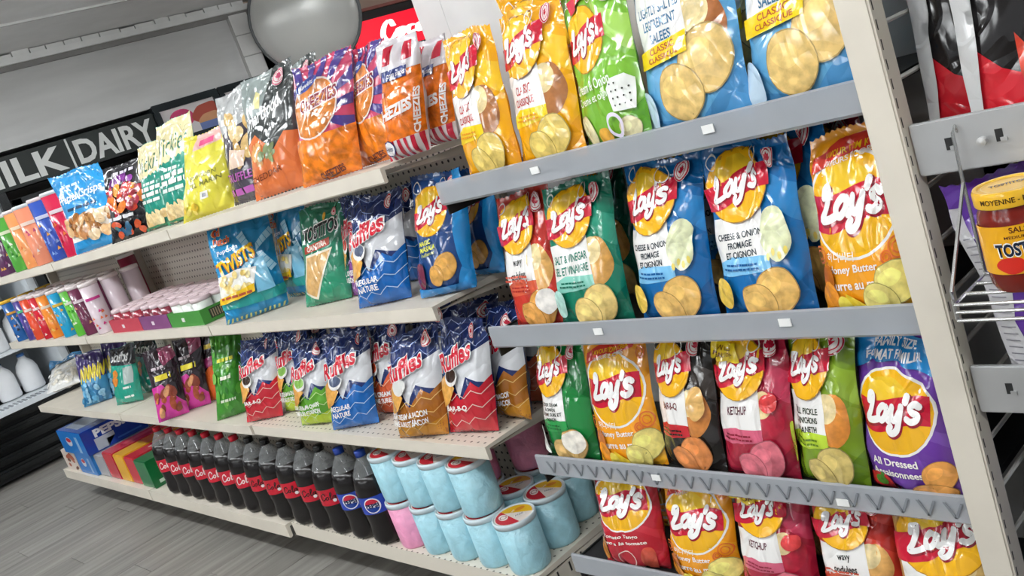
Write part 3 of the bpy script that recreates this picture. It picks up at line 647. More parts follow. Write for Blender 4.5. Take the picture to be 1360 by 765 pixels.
def cheez():
    A = Art()
    for k in range(9):
        a0, a1 = -.5+k*.42, -.5+k*.42+.21; c = (-.1, .8)
        A.poly('background_print', '4a3a86', [(c[0]+.3*math.cos(a0), c[1]+.3*math.sin(a0)), (c[0]+1.3*math.cos(a0), c[1]+1.3*math.sin(a0)), (c[0]+1.3*math.cos(a1), c[1]+1.3*math.sin(a1)), (c[0]+.3*math.cos(a1), c[1]+.3*math.sin(a1))])
    A.rect('window_print', 'grain:e07a1c', -.5, 0, .5, .54); A.ell('window_print', 'e8d8d0', -.08, .84, .39, .33); A.ell('window_print', 'grain:c8762c', -.08, .84, .37, .31)
    A.text('logo', 'f4ecec', 'CHEEZIES', -.0, .92, .62, .17, bold=.05, rot=.12); A.text('logo', '8a2a3c', 'CHEEZIES', -.0, .92, .59, .14, bold=.02, rot=.12)
    A.ell('logo', '2c3f8a', -.2, 1.12, .2, .07, .2); A.text('logo', 'f0f0f4', 'Hawkins', -.2, 1.12, .28, .06, shear=.2, rot=.2)
    A.text('lettering', '6a2c1c', 'CHEEZIES', .1, .09, .4, .09, bold=.03, rot=.1)
    return 'c8476a', A
b_('cheez', cheez())
def cheez2():
    A = Art()
    A.rect('window_print', 'grain:e2721a', -.5, .24, .5, .98)
    A.rect('background_print', 'ecdfe0', -.5, 0, .5, .24); 
    for k in range(7): A.poly('background_print', 'c21f3a', [(-.5+k*.15, 0), (-.43+k*.15, 0), (-.43+k*.15, .24), (-.5+k*.15, .24)])
    A.rect('background_print', 'dcd6da', -.5, .98, .5, 1.35)
    for k in (-.16, .28): A.rect('background_print', 'c21f3a', k-.1, 1.08, k+.1, 1.27)
    A.rect('background_print', '2c3a78', -.34, .9, .26, 1.02); A.text('lettering', 'f2ecec', 'corn snacks', .06, .96, .36, .06)
    A.ell('logo', '20306a', -.3, .16, .19, .1); A.ell('logo', 'f0eef0', -.3, .16, .17, .085); A.text('logo', '20306a', 'Hawkins', -.3, .16, .26, .06, shear=.2)
    A.text('lettering', 'f6f0ec', 'CHEEZIES', -.06, .56, .8, .14, bold=.05, rot=.1); A.text('lettering', 'f6f0ec', 'CHEEZIES', .4, .5, .5, .09, bold=.04, rot=1.5)
    A.rect('flavour_panel', 'eceae6', -.3, .74, -.2, .79)
    return 'd8d0d4', A
b_('cheez_tall', cheez2())
b_('teal_tortilla', simple('1f9a84', [Pg('22242a', [(-.5, .98), (.5, .9), (.5, 1.35), (-.5, 1.35)]), T('f2f2f2', 'DORITOS', -.06, 1.1, .7, .16, bold=.05, rot=-.05), Rc('a9b8b4', .12, .5, .42, .88, 'flavour_panel'), blobs(['e0973c', 'd8862c'], -.44, .3, -.16, .84, 6, .08, .12, 2), Fp('e6f2ee', .2, .42, .26, .05), Fp('e6f2ee', .2, .2, .3, .05)]))
b_('wasabi_pink', simple('2c1f28', [Pg('d0389a', [(-.5, .0), (.5, .0), (.5, .22), (-.1, .7), (-.5, .66)]), blobs(['c8703a', 'a84c2c', 'd8986a', '8a3c28'], -.4, .16, .36, .58, 16, .08, .15, 3), Fp('e8d63c', .0, .82, .5, .1), Fp('d6c8d0', -.1, 1.0, .4, .05), Pg('8a3c5a', [(.1, 1.0), (.5, 1.1), (.5, 1.35), (.0, 1.35)])]))
b_('orange_dark', simple('2a1c22', [Pg('d8622a', [(-.5, 0), (.5, 0), (.5, .6), (0, .7), (-.5, .5)]), Pg('b03a7a', [(-.5, .6), (.5, .72), (.5, .86), (-.5, .78)]), Fp('e2c43c', 0, 1.0, .5, .08)]))
b_('green_long', simple('3f8c2c', [blobs(['5aa83a', '2f7424', '78b84c'], -.44, .1, .44, 1.2, 24, .04, .1, 5, 'background_print', ''), Fp('e2e23c', 0, .9, .5, .05), Fp('f0f4d8', 0, .64, .3, .05), Fp('dfe8d0', 0, .3, .44, .04)]))
b_('blue_corn', simple('3a86b4', [Pg('3a2c6a', [(-.5, .74), (.5, .66), (.5, 1.35), (-.5, 1.35)])]+[(lambda A, k=k: A.stroke('lettering', 'e6d23c', [[(-.42+k*.18, .62), (-.34+k*.18, .98), (-.3+k*.18, .68), (-.22+k*.18, 1.02)]], 0, 0, 1, 1, .045)) for k in range(5)]+[blobs(['5aa0c8', '2c6a98', '88bcd8'], -.44, .1, .44, .56, 26, .05, .12, 7)]))
b_('white_corn', simple('e2e2e0', [blobs(['f2f0ea', 'd8d4ca', 'ece6d8'], -.45, .1, .45, .9, 40, .05, .1, 7), Pg('2a6a98', [(-.5, .95), (.5, .95), (.5, 1.35), (-.5, 1.35)]), Fp('e8ecf0', 0, 1.12, .4, .07)]))
b_('flame_black', simple('1d1a1a', [Pg('c8202c', [(-.5, 0), (.5, 0), (.5, .2), (.3, .2), (.1, .25), (-.1, .28), (-.3, .36), (-.5, .52)]),
    lambda A: A.poly('food_picture', 'chip:c8402c', [(-.16, .16), (.06, .2), (.02, .30), (-.1, .38), (-.2, .5), (-.2, .32)]), lambda A: A.poly('food_picture', 'chip:d8923c', [(.1, .3), (.2, .36), (.14, .56), (.24, .46), (.28, .6), (.3, .38), (.24, .28)]),
    lambda A: A.poly('food_picture', 'chip:e0a040', [(-.12, .5), (-.02, .58), (-.1, .76), (.02, .68), (.06, .84), (.08, .6), (.0, .48)]),
    blobs(['9a2c20', 'c85a34', '7a241c'], -.3, .96, .1, 1.2, 9, .07, .12, 4), T('f0dc2a', 'FLAMIN', .1, 1.2, .6, .14, bold=.05, shear=.3, rot=.3), T('f0dc2a', 'HOT', .3, 1.04, .4, .16, bold=.05, shear=.3, rot=.3),
    Fp('b0a8a8', .12, .78, .34, .03), Fp('b0a8a8', .12, .73, .28, .03), Fp('b0a8a8', .12, .68, .3, .03), T('c8403c', 'FLAVOURED TORTILLA', .02, .08, .6, .06), Pg('c9c9c9', [(-.5, 0), (-.46, 0), (-.42, .3), (-.46, .6), (-.38, .8), (-.44, 1.0), (-.36, 1.35), (-.5, 1.35)], 'side_seam')]))
b_('purple_seam', simple('5d3196', [Pg('6a3ca6', [(-.2, 0), (.5, 0), (.5, 1.35), (-.05, 1.35), (.1, .8)]), Pg('cfcdd0', [(-.5, 0), (-.34, 0), (-.36, .3), (-.4, .5), (-.36, .7), (-.42, .9), (-.44, 1.2), (-.5, 1.2)], 'side_seam')]+[Rc('8a8890', -.47, .06+.045*k, -.40, .068+.045*k, 'side_seam') for k in range(22)]))
b_('navy_plain', simple('2a3a80', [Pg('3a4c98', [(-.2, 0), (.4, 0), (.2, 1.35), (-.1, 1.35)])]))

# ================================================================== THE SETTING
def struct(o): o['kind'] = 'structure'; return o
BACKX = -6.46                      # face of the cooler run at the end of the aisle
fl = MB().span(-8.2, 4, -9, 8, -.06, -.004).build('floor', film('6a6660', 'matte')); struct(fl)
PM = plank_material(); pl_me = MB().span(0, .1772, 0, 1.1985, -.02, 0).build('plank', PM, fl, bev=.0008)
pl_mesh = pl_me.data; first = True; rg = random.Random(3)
xs = np.arange(-6.6, -1.3, .178)
for i, x in enumerate(xs):
    y = -1.9+(i*.43 % 1.2)
    for j in range(3):
        if first: pl_me.location = (x, y, 0); first = False
        else: o = bpy.data.objects.new('plank', pl_mesh); col.objects.link(o); o.parent = fl; o.location = (x, y, 0)
        y += 1.2
WALLM = brushed('painted_wall_grey', 'dededd', (1, .5, 3), .16, .6)
wb = struct(MB().span(-7.6, -7.5, -9, 8, 0, CEIL).build('wall_back', film('a9a6a2', 'matte')))
struct(MB().span(-8.2, 4, 7.9, 8, 0, CEIL).build('wall_far', film('c8c2b8', 'matte')))
CEILM = brushed('ceiling_grey', 'f4f4f4', (2, 2, 2), .08, .8)
ce = struct(MB().span(-8.2, 4, -9, 8, CEIL, CEIL+.08).build('ceiling', CEILM))
for x in (-5.62, -5.02, -4.42): MB().span(x-.012, x+.012, -5, 8, CEIL-.012, CEIL).build('ceiling_bar', film('d4d4d2', 'paper'), ce)
# bulkhead over the coolers, its crown strip of blocks and the pale tiled pier
bk = struct(MB().span(-7.5, BACKX-.02, -2, 3.70, 1.9, 2.385).build('wall_bulkhead', WALLM))
tr = struct(MB().span(BACKX-.06, BACKX+.035, -2, 3.95, 2.385, 2.425).build('trim_1', film('f0f0ee', 'paper'), bev=.004))
MB().span(BACKX-.06, BACKX+.012, -2, 3.95, 2.352, 2.384).build('dark_strip', film('8c8a88', 'matte'), tr)  # darker grey strip directly under the trim
y = .9; rg = random.Random(8)
while y < 3.8:
    d = rg.uniform(.10, .15); h = rg.uniform(.020, .034)
    MB().span(BACKX-.05, BACKX+.02, y, y+d-.008, 2.4255, 2.4255+h).build('crown_block', film('ececea', 'paper'), tr); y += d
pr = struct(MB().span(-7.5, BACKX+.01, 3.70, 3.86, 1.9, 2.385).build('trim_2', film('b4b4b2', 'matte')))
for k in range(3): MB().span(BACKX+.0105, BACKX+.022, 3.705, 3.855, 1.91+k*.155, 2.058+k*.155).build('tile', film('f2f2f0', 'gloss'), pr, bev=.003)

# ---- dairy cooler (open front) and the framed door cooler next to it
dc = empty('dairy_cooler', (BACKX, .6, 0), 0, 'open-front dairy cooler with black ribbed bumper and white shelves at the aisle end', 'cooler')
def loc_(mb): mb.v = [(a-BACKX, b-.6, c) for a, b, c in mb.v]; return mb
BLK = film('17191a', 'gloss')
loc_(MB().span(-7.45, BACKX-.04, -2, 1.70, .02, .40)).build('base', film('1b1c1d', 'paper'), dc)
for k in range(5): loc_(MB().prism_x([(0, 0), (0, 0)], 0, 0) if False else MB().span(BACKX-.05, BACKX+.03, -2, 1.80, .055+k*.075, .105+k*.075)).build('bumper_rail', BLK, dc, bev=.016)
loc_(MB().span(BACKX-.30, BACKX+.015, -2, 1.70, .402, .435)).build('sill_grille', film('dfe4e8', 'paper'), dc)
for k in range(60): loc_(MB().span(BACKX-.1, BACKX+.0, .0+k*.028, .012+k*.028, .4355, .44)).build('grille_bar', film('8b9095', 'paper'), dc)
loc_(MB().span(-7.45, -7.2, -2, 1.70, .44, 1.62)).build('back_liner', film('e6ebee', 'paper'), dc)
loc_(MB().span(-7.45, BACKX-.02, 1.70, 1.745, .02, 1.66)).build('side_panel', film('c7ccd0', 'paper'), dc)
loc_(MB().span(-7.45, BACKX+.02, 1.745, 1.80, .02, 1.66)).build('side_panel', BLK, dc)
for z in (.72, 1.0, 1.28): loc_(MB().span(-7.2, BACKX-.16, -2, 1.69, z, z+.02)).build('shelf', film('dde2e6', 'paper'), dc)
loc_(MB().span(-7.45, BACKX-.0, -2, 1.80, 1.62, 1.66)).build('canopy', BLK, dc)
loc_(MB().span(BACKX-.22, BACKX-.18, -2, 1.65, 1.59, 1.615)).build('lamp_tube', film('f4f8ff', 'glow'), dc)
ld = bpy.data.lights.new('cooler_lamp', 'AREA'); ld.shape = 'RECTANGLE'; ld.size = .05; ld.size_y = 3.4; ld.energy = 14; ld.color = (.9, .96, 1)
lo = bpy.data.objects.new('cooler_lamp', ld); col.objects.link(lo); lo.location = (BACKX-.2, 0, 1.585); lo.rotation_euler = (0, math.radians(25), 0)
JP = [(.0, 0), (.062, 0), (.068, .012), (.068, .14), (.055, .178), (.026, .21), (.022, .228)]
jug = MB().lathe(JP, 16); jcap = MB().lathe([(.024, .228), (.024, .248), (.0, .249)], 12)
jm = mesh('jug_body', jug.v, jug.f, True); jc = mesh('jug_cap', jcap.v, jcap.f, True)
n = 0
for z, yy in ((.442, np.arange(.95, 1.62, .15)), (.742, np.arange(1.0, 1.62, .15)), (1.022, np.arange(1.05, 1.62, .15))):
    for q in yy:
        t = empty('milk_jug', (BACKX-.30, q, z), 0, 'white plastic milk jug in the open dairy cooler at the far left', 'jug', 'milk jugs in the dairy cooler')
        link('jug_body', jm, film('e9eaec', 'paper'), t); link('jug_cap', jc, film(('3a6aa8', 'b83a3a', 'dfe2e6')[n % 3], 'gloss'), t); n += 1
# sign panel
sg = empty('dairy_sign', (BACKX, 1.9, 1.6), 0, 'black fascia sign with white MILK|DAIRY lettering above the coolers', 'sign')
sp = MB().span(-.14, 0, -2.6, .985, .062, .27); sp.build('fascia_board', film('202725', 'paper'), sg, bev=.004)
SA = Art(1, 'paper')
def signtext(t, y0, y1, z0=1.68, z1=1.845):
    A = Art(1, 'paper'); A.text('lettering', 'e9ebe9', t, 0, .5, .98, .96, bold=.03)
    # the sign faces +x; its reading direction is +y
    S = plane_S((0, (y0+y1)/2-1.9, z0-1.6), (0, y1-y0, 0), (0, 0, z1-z0), (1, 0, 0)); apply_art(A, S, sg, 0, 0, base=.004, smooth=False)
signtext('MILK', 1.62, 2.235); signtext('DAIRY', 2.30, 2.86)
MB().span(.002, .006, .362, .375, .07, .265).build('divider_line', film('e9ebe9', 'paper'), sg)
# door cooler with advert frames on top
dk = empty('door_cooler', (BACKX, 2.7, 0), 0, 'dark glass-door cooler with framed header panels beside the dairy sign', 'cooler')
MB().span(-.9, -.02, -.89, 1.62, .02, 1.605).build('cabinet', film('1e2021', 'paper'), dk)
for k in range(3):
    y0 = -.88+k*.8
    fr = MB(); 
    for a in ((y0, y0+.05, .1, 1.6), (y0+.74, y0+.79, .1, 1.6), (y0, y0+.79, .1, .16), (y0, y0+.79, 1.54, 1.6)): fr.span(-.018, .015, *a)
    d = fr.build('door_frame', film('26292a', 'gloss'), dk); MB().span(-.016, -.008, y0+.05, y0+.74, .16, 1.54).build('pane', film('2c3436', 'gloss'), d)
for k, (y0, y1) in enumerate(((.19, .70), (.705, 1.235))):
    t = empty('advert_frame', (BACKX, 2.7+y0, 1.61), 0, ['black framed food advert panel right beside the dairy sign', 'black framed food advert panel behind the purple and grey chip bags'][k], 'picture frame', 'advert panels over the coolers')
    L = y1-y0; MB().span(-.3, -.01, 0, L, 0, .29).build('backing', film('22282a', 'paper'), t)
    for nm, a in (('frame_rail', (0, L, .25, .30)), ('frame_rail', (0, L, 0, .05)), ('frame_rail', (0, .045, .05, .25)), ('frame_rail', (L-.045, L, .05, .25))): MB().span(-.01, .02, *a).build(nm, film('2a3134', 'gloss'), t, bev=.006)
    A = Art(1, 'gloss'); A.rect('advert_print', 'e3dcdc', -.5, 0, .5, 1); A.ell('advert_print', 'cf4a76', -.16, .58, .22, .32); A.ell('advert_print', 'b85a4c', .3, .5, .26, .4, wob=.1); A.ell('advert_print', 'd8a078', .32, .3, .2, .25, wob=.1); A.rect('advert_print', '6f7fb0', .1, 0, .5, .25)
    apply_art(A, plane_S((0, L/2, .05), (0, L-.09, 0), (0, 0, .2), (1, 0, 0)), t, base=.0, step=.0003, smooth=False)

# ---- convex mirror
cm = onX(405, 22, -6.0); t = empty('convex_mirror', cm, 0, 'large round convex security mirror hanging near the ceiling', 'mirror')
tgt = np.array([-1.0, -.6, 1.2])-cm; t.rotation_euler = Vector(tgt).to_track_quat('Z', 'Y').to_euler()
R = .385; prof = [(R*math.cos(a), .16*math.sin(a)) for a in np.linspace(0, math.pi/2*.999, 12)]
mb = MB().lathe(prof, 48, caps=False); m, nt, b = newmat('mirror_acrylic'); b.inputs['Metallic'].default_value = .2; b.inputs['Roughness'].default_value = .3; b.inputs['Base Color'].default_value = lin('d2d2ce')
mb.build('mirror_dome', m, t, smooth=True)
MB().lathe([(R-.01, -.03), (R+.018, -.03), (R+.022, 0), (R+.012, .014), (R-.012, .012)], 48).build('rim', film('5d6062', 'paper'), t, smooth=True)
MB().span(-.03, .03, -.03, .03, -.30, -.02).build('bracket', film('3a3c3d', 'paper'), t)
# ---- drink cooler with the lit header
kc = empty('drink_cooler', (BACKX, 4.35, 0), 0, 'black drink cooler with glowing red header behind the round mirror', 'cooler')
MB().span(-.8, -.02, 0, 2.3, 0, 2.16).build('cabinet', film('191b1c', 'paper'), kc)
MB().span(-.02, .0, .35, 2.2, 1.82, 2.09).build('header_light', film('e8122e', 'glow'), kc)
A = Art(1, 'glow'); A.stroke('lettering', 'ffffff', COLA, -.48, .18, .23, .72, .055, 0, .1)
apply_art(A, plane_S((0, 1.13, 1.84), (0, 1.1, 0), (0, 0, .25), (1, 0, 0)), kc, base=.002, smooth=False)
MB().span(-.02, .012, .05, .33, .1, 2.0).build('door_frame', film('2a2c2d', 'gloss'), kc)
uw = struct(MB().span(-7.5, BACKX-.1, 3.86, 8, 2.17, CEIL-.002).build('wall_upper', film('d8c3b2', 'matte')))
MB().span(BACKX-.1, BACKX-.06, 3.86, 8, 2.17, 2.195).build('wall_strip', film('b8746a', 'matte'), uw)

# ---- unseen ceiling lamps: shallow housings with two tubes each
TUBE, nt, b = newmat('lit_tube'); b.inputs['Emission Color'].default_value = (.95, .985, 1, 1); b.inputs['Emission Strength'].default_value = 38
for i, (x, y) in enumerate(FIXTURES):
    t = empty('ceiling_lamp', (x, y, CEIL-.14), 0, 'unseen white two-tube ceiling lamp over the store aisles', 'lamp', 'tube lamps on the ceiling')
    MB().span(-.62, .62, -.03, .03, -.03, .0).build('housing', film('ecebe8', 'paper'), t)
    for s in (-1, 1): MB().tube([(s*.5, 0, 0), (s*.5, 0, .139)], .004, 6).build('hanger', film('c8c8c6', 'metal'), t)
    for s in (-1, 1): MB().tube([(-.58, s*.05, -.05), (.58, s*.05, -.05)], .013, 10).build('tube', TUBE, t, smooth=True)
    ld = bpy.data.lights.new('tube_light', 'AREA'); ld.shape = 'RECTANGLE'; ld.size = 1.2; ld.size_y = .14; ld.energy = LAMP_POWER; ld.color = (.95, .985, 1)
    lo = bpy.data.objects.new('tube_light', ld); col.objects.link(lo); lo.location = (x, y, CEIL-.215)

# ================================================================== SHELVING
ZB, Z3, Z2, Z1 = .170, .528, .884, 1.214      # shelf tops of the long gondola
YF, YP = 1.212, 1.56                           # shelf front, pegboard
SEAM = (-5.39, -4.18, -2.95, -1.74)
CR = film(CREAM, 'paper')
where = ('leftmost cream shelving bay by the dairy cooler', 'middle cream shelving bay with canisters and soda bottles', 'right cream shelving bay with cotton candy tubs on its base')
for k in range(3):
    x0, x1 = SEAM[k]+.004, SEAM[k+1]-.004; L = x1-x0
    t = empty('shelving_bay', (x0, YP, 0), 0, where[k], 'shelf unit', 'bays of the cream gondola')
    MB().span(0, L, 0, .02, .02, 1.42).build('back_panel', PEG, t)
    for ux in ((0, .03), (L-.03, L)): MB().span(*ux, -.045, -.001, .02, 1.42).build('upright', film('b9b2a6', 'paper'), t, bev=.003)
    for n_, (z, yf) in enumerate(((Z1, YF), (Z2, YF), (Z3, YF-.005*(k < 2)))):
        mb = MB().prism_x([(yf-YP, z), (yf-YP, z-.032), (yf-YP+.004, z-.036), (yf-YP+.010, z-.034), (yf-YP+.012, z-.008), (-.05, z-.02), (-.05, z)][::-1], 0, L)
        s = mb.build('shelf', PERF if (k == 2 and n_ == 2) else CR, t)
        for e in (.02, L-.02): MB().prism_x([(yf-YP+.03, z-.0205), (-.048, z-.0205), (-.048, z-.04), (-.10, z-.04)], e-.004, e+.004).build('bracket', CR, s)
    yf = 1.185 if k < 2 else 1.205
    mb = MB().prism_x([(yf-YP, ZB), (yf-YP, ZB-.048), (yf-YP+.006, ZB-.05), (yf-YP+.012, ZB-.046), (yf-YP+.014, ZB-.012), (-.05, ZB-.02), (-.05, ZB)][::-1], 0, L)
    s = mb.build('base_deck', CR if k < 2 else PERF, t)
    if k == 2:
        MB().span(L-.006, L+.0, yf-YP+.02, -.05, ZB-.09, ZB-.021).build('side_rail', CR, t)
        for q in range(4): MB().span(L+.0002, L+.001, yf-YP+.03+q*.045, yf-YP+.035+q*.045, ZB-.05, ZB-.025).build('slot', film('1e1c1a', 'matte'), t)
    MB().span(0, L, .20-.3, .22-.3, .0, ZB-.05).build('kick_plate', film('4c4842', 'matte'), t)

# ---- chip rack with clear ticket lips
XL, XR, YL = -1.585, -.641, 1.22
t = empty('chip_rack', (0, 0, 0), 0, 'chip rack with clear ticket lips and a slotted cream post', 'shelf unit')
MB().span(-1.735, -.60, YP-.03, YP, .02, 2.3).build('back_panel', film('d6d6d4', 'paper'), t)
MB().span(-1.83, -1.736, YP-.03, YP, 1.424, 2.3).build('wing_panel', film('d6d6d4', 'paper'), t)
post = MB().span(-.640, -.594, 1.205, 1.245, 0, 2.3).build('post', CR, t, bev=.003)
sl = MB()
for k in range(84): sl.span(-.5945, -.5937, 1.2125, 1.2152, .08+k*.0262, .094+k*.0262)
o = sl.build('post_slots', film('3a352e', 'matte'), post); o['kind'] = 'stuff'
MB().span(-.640, -.594, YP-.03, YP+.01, 0, 2.3).build('rear_post', CR, t)
WIRE = film('cfccc6', 'paper')
for z in np.arange(.13, 2.2, .0772): MB().tube([(-.606, 1.24, z), (-.606, YP-.02, z)], .0035, 6).build('side_wire', WIRE, t, smooth=True)
LIPS = (1.15, .824, .515, .262); LZ = [z-.020 for z in LIPS]
TICK = {0: ((711, 226), (941, 171)), 1: ((795, 440), (1043, 428)), 2: ((872, 634), (1120, 667)), 3: ()}
for k, zt in enumerate(LIPS):
    tray = MB().span(XL+.004, XR, YL+.012, YP-.035, LZ[k]-.012, LZ[k]).build('shelf', film('1f2022', 'paper'), t)
    MB().span(XL, XL+.004, YL+.006, YL+.2, LZ[k]-.05, LZ[k]+.004).build('shelf_end', film('191a1b', 'paper'), tray)
    lp = MB().prism_x([(YL+.006, zt-.046), (YL+.006, zt), (YL+.002, zt+.0015), (YL-.002, zt-.001), (YL-.004, zt-.043), (YL+.001, zt-.048)], XL, XR).build('ticket_lip', film('b9bdc3', 'lip'), tray)
    if k >= 1:
        zz = MB(); nn = 22 if k == 2 else 0
        for q in range(nn):
            xa = XL+.05+q*.0415
            for sgn in (-1, 1):
                n0 = len(zz.v); xb = xa+.013*sgn
                zz.v += [(xa-.0022, YL-.0056, zt-.036), (xa+.0022, YL-.0056, zt-.036), (xb+.0022, YL-.0056, zt-.010), (xb-.0022, YL-.0056, zt-.010), (xa-.0022, YL-.0044, zt-.036), (xa+.0022, YL-.0044, zt-.036), (xb+.0022, YL-.0044, zt-.010), (xb-.0022, YL-.0044, zt-.010)]
                zz.f += [tuple(n0+i for i in g) for g in ((0, 3, 2, 1), (4, 5, 6, 7), (0, 1, 5, 4), (1, 2, 6, 5), (2, 3, 7, 6), (3, 0, 4, 7))]
        if nn: zz.build('zigzag_marks', film('7b7f85', 'gloss'), tray)['kind'] = 'stuff'  # V marks as thin relief on the lip front
    for px in TICK[k]:
        p = onY(px[0], px[1], YL-.004)
        MB().span(p[0]-.011, p[0]+.011, YL-.0062, YL-.0048, p[2]-.0065, p[2]+.0065).build('price_ticket', film('f0f0ee', 'paper'), tray)
# ---- neighbouring rack with plain steel rails
t = empty('chip_rack', (0, 0, 0), 0, 'rack right of the cream post with punched grey steel rails', 'shelf unit')
STEEL = film('c8c9ca', 'metal')
MB().span(-.588, .45, YP-.03, YP, .02, 2.3).build('back_panel', film('4a4947', 'paper'), t)
for z0 in (1.004, .655, .305):
    s = MB().span(-.588, .45, 1.232, YP-.035, z0+.004, z0+.012).build('shelf', film('2b2b2c', 'paper'), t)
    r_ = MB().span(-.592, .45, 1.222, 1.230, z0, z0+.0715).build('front_rail', STEEL, t, bev=.002)
    for q in range(12):
        x = -.545+q*.062
        if x > .4: break
        MB().span(x-.0045, x+.0045, 1.2212, 1.2219, z0+.030, z0+.046).build('punched_slot', film('1d1d1d', 'matte'), r_)
        MB().span(x+.001, x+.009, 1.2195, 1.2219, z0+.030, z0+.035).build('slot_tab', STEEL, r_)
MB().lathe([(0, 0), (.006, 0), (.006, .008), (0, .009)], 12).build('hook_peg', film('c9c9c8', 'metal'), t, loc=(-.500, 1.214, 1.040)).rotation_euler = (math.pi/2, 0, 0)

# ================================================================== GOODS: chip rack
G = 'chip bags on the rack with ticket lips'
def L(art, label, foot, W, H, Z, Y=1.252, D=.085, **k): return bag('potato_chip_bag', art, label, foot, W, H, D, Z, Y, group=G, **k)
L('classic', 'yellow chip bag leftmost on the top rack shelf, white CLASSIC panel', ((630, 236), (700, 218)), .18, 0.290, LZ[0], 1.252, yaw=10, lean=10, roll=0)
L('classic', 'larger yellow chip bag second from left on the top rack shelf', ((690, 218), (776, 195)), .19, 0.290, LZ[0], 1.252, yaw=4, lean=11, roll=-1)
L('classic', 'yellow chip bag standing behind the two front yellow bags', (770, 200), .19, 0.320, LZ[0], 1.42, yaw=5, lean=4)
L('cream_onion', 'light green Cream & Onion chip bag with a salt shaker picture', ((780, 196), (866, 176)), .185, 0.290, LZ[0], 1.252, lean=11, roll=-3)
L('light_salted', 'sky blue LIGHTLY SALTED chip bag beside the green one on top', ((862, 174), (996, 142)), .21, 0.335, LZ[0], 1.252, yaw=4, lean=11, roll=1)
L('light_salted', 'sky blue LIGHTLY SALTED chip bag next to the cream post', ((1004, 140), (1165, 104)), .21, 0.335, LZ[0], 1.252, yaw=12, lean=10, roll=3)
L('light_salted', 'sky blue chip bag wedged behind the two front sky blue ones', (1018, 142), .19, 0.330, LZ[0], 1.42, yaw=0, lean=3)
L('wavy', 'narrow red-orange wavy chip bag at the left end of the second rack shelf', ((692, 432), (765, 428)), .16, 0.285, LZ[1], 1.252, yaw=0, roll=2, lean=12)
L('salt_vinegar', 'teal Salt & Vinegar chip bag in front on the second rack shelf', ((742, 430), (838, 426)), .18, 0.282, LZ[1], 1.252, roll=2, lean=12)
L('salt_vinegar', 'teal chip bag half hidden between teal and blue bags', ((815, 420), (880, 416)), .18, 0.275, LZ[1], 1.42, yaw=-6, lean=3)
L('cheese_onion', 'blue Cheese & Onion chip bag beside the teal one', ((860, 424), (960, 418)), .18, 0.290, LZ[1], 1.252, roll=2, lean=12)
L('cheese_onion', 'blue Cheese & Onion chip bag next to the orange Honey Butter one', ((962, 418), (1084, 412)), .185, 0.288, LZ[1], 1.252, lean=13, roll=0)
L('cheese_onion', 'blue chip bag standing behind, left of the orange bag on the second shelf', ((1052, 410), (1145, 403)), .18, 0.300, LZ[1], 1.345, yaw=2, lean=3)
L('cheese_onion', 'blue chip bag hidden behind the two front blue Cheese & Onion bags', (985, 408), .18, 0.300, LZ[1], 1.41, yaw=0, lean=2)
L('honey_butter', 'orange Honey Butter chip bag against the cream post on the second shelf', ((1102, 412), (1226, 404)), .158, 0.275, LZ[1], 1.252, yaw=8, roll=2, lean=11)
L('ketchup', 'dark red chip bag peeking behind the orange bag on the second shelf', (1150, 394), .15, 0.275, LZ[1], 1.43, yaw=4, lean=0)
L('sour_cream', 'green Sour Cream & Onion chip bag at the left end of the third shelf', ((738, 604), (803, 610)), .16, 0.265, LZ[2], 1.252, lean=12, roll=1)
L('honey_butter', 'orange Honey Butter chip bag on the third rack shelf', ((797, 610), (892, 622)), .18, 0.270, LZ[2], 1.252, yaw=2, lean=13, roll=-1)
L('barbecue', 'black BAR-B-Q chip bag with white panel on the third shelf', ((885, 618), (966, 634)), .165, 0.270, LZ[2], 1.252, yaw=-4, lean=12, roll=-1)
L('barbecue', 'black chip bag tucked behind between black and dark red bags', (975, 622), .16, 0.280, LZ[2], 1.42, yaw=0, lean=2)
L('ketchup', 'dark red KETCHUP chip bag with yellow corner band on the third shelf', ((968, 630), (1066, 642)), .165, 0.268, LZ[2], 1.252, lean=12, roll=4)
L('ketchup', 'dark red chip bag low behind the front KETCHUP bag', (1070, 640), .16, 0.260, LZ[2], 1.43, yaw=0, lean=2)
L('dill_pickle', 'olive green Dill Pickle chip bag between red and purple bags', ((1064, 638), (1152, 650)), .145, 0.275, LZ[2], 1.252, yaw=10, lean=12, roll=1)
L('all_dressed', 'purple All Dressed family size chip bag by the cream post', ((1165, 660), (1285, 674)), .165, 0.258, LZ[2], 1.252, yaw=6, lean=11, roll=0)
L('tomato_tango', 'red tomato flavoured chip bag at the left end of the bottom rack shelf', (850, 756), .175, 0.225, LZ[3], yaw=4, lean=11, roll=4)
L('honey_butter', 'orange Honey Butter chip bag on the bottom rack shelf', (948, 778), .165, 0.225, LZ[3], yaw=3, roll=2, lean=11)
L('honey_butter', 'orange chip bag behind the bottom shelf Honey Butter bag', (925, 765), .17, 0.225, LZ[3], 1.41, yaw=0, lean=2)
L('ketchup', 'red KETCHUP chip bag on the bottom rack shelf', (1042, 796), .165, 0.225, LZ[3], yaw=3, lean=11, roll=4)
L('salt_vinegar', 'teal chip bag behind red bags on the bottom rack shelf', (1102, 790), .165, 0.225, LZ[3], 1.40, yaw=0, lean=2)
L('wavy', 'red wavy chip bag on the bottom rack shelf', (1158, 815), .15, 0.225, LZ[3], yaw=6, roll=2, lean=10)
L('gold_plain', 'tan chip bag with a big round logo at the right of the bottom rack shelf', (1268, 832), .16, 0.225, LZ[3], 1.252, yaw=10, roll=2, lean=10)
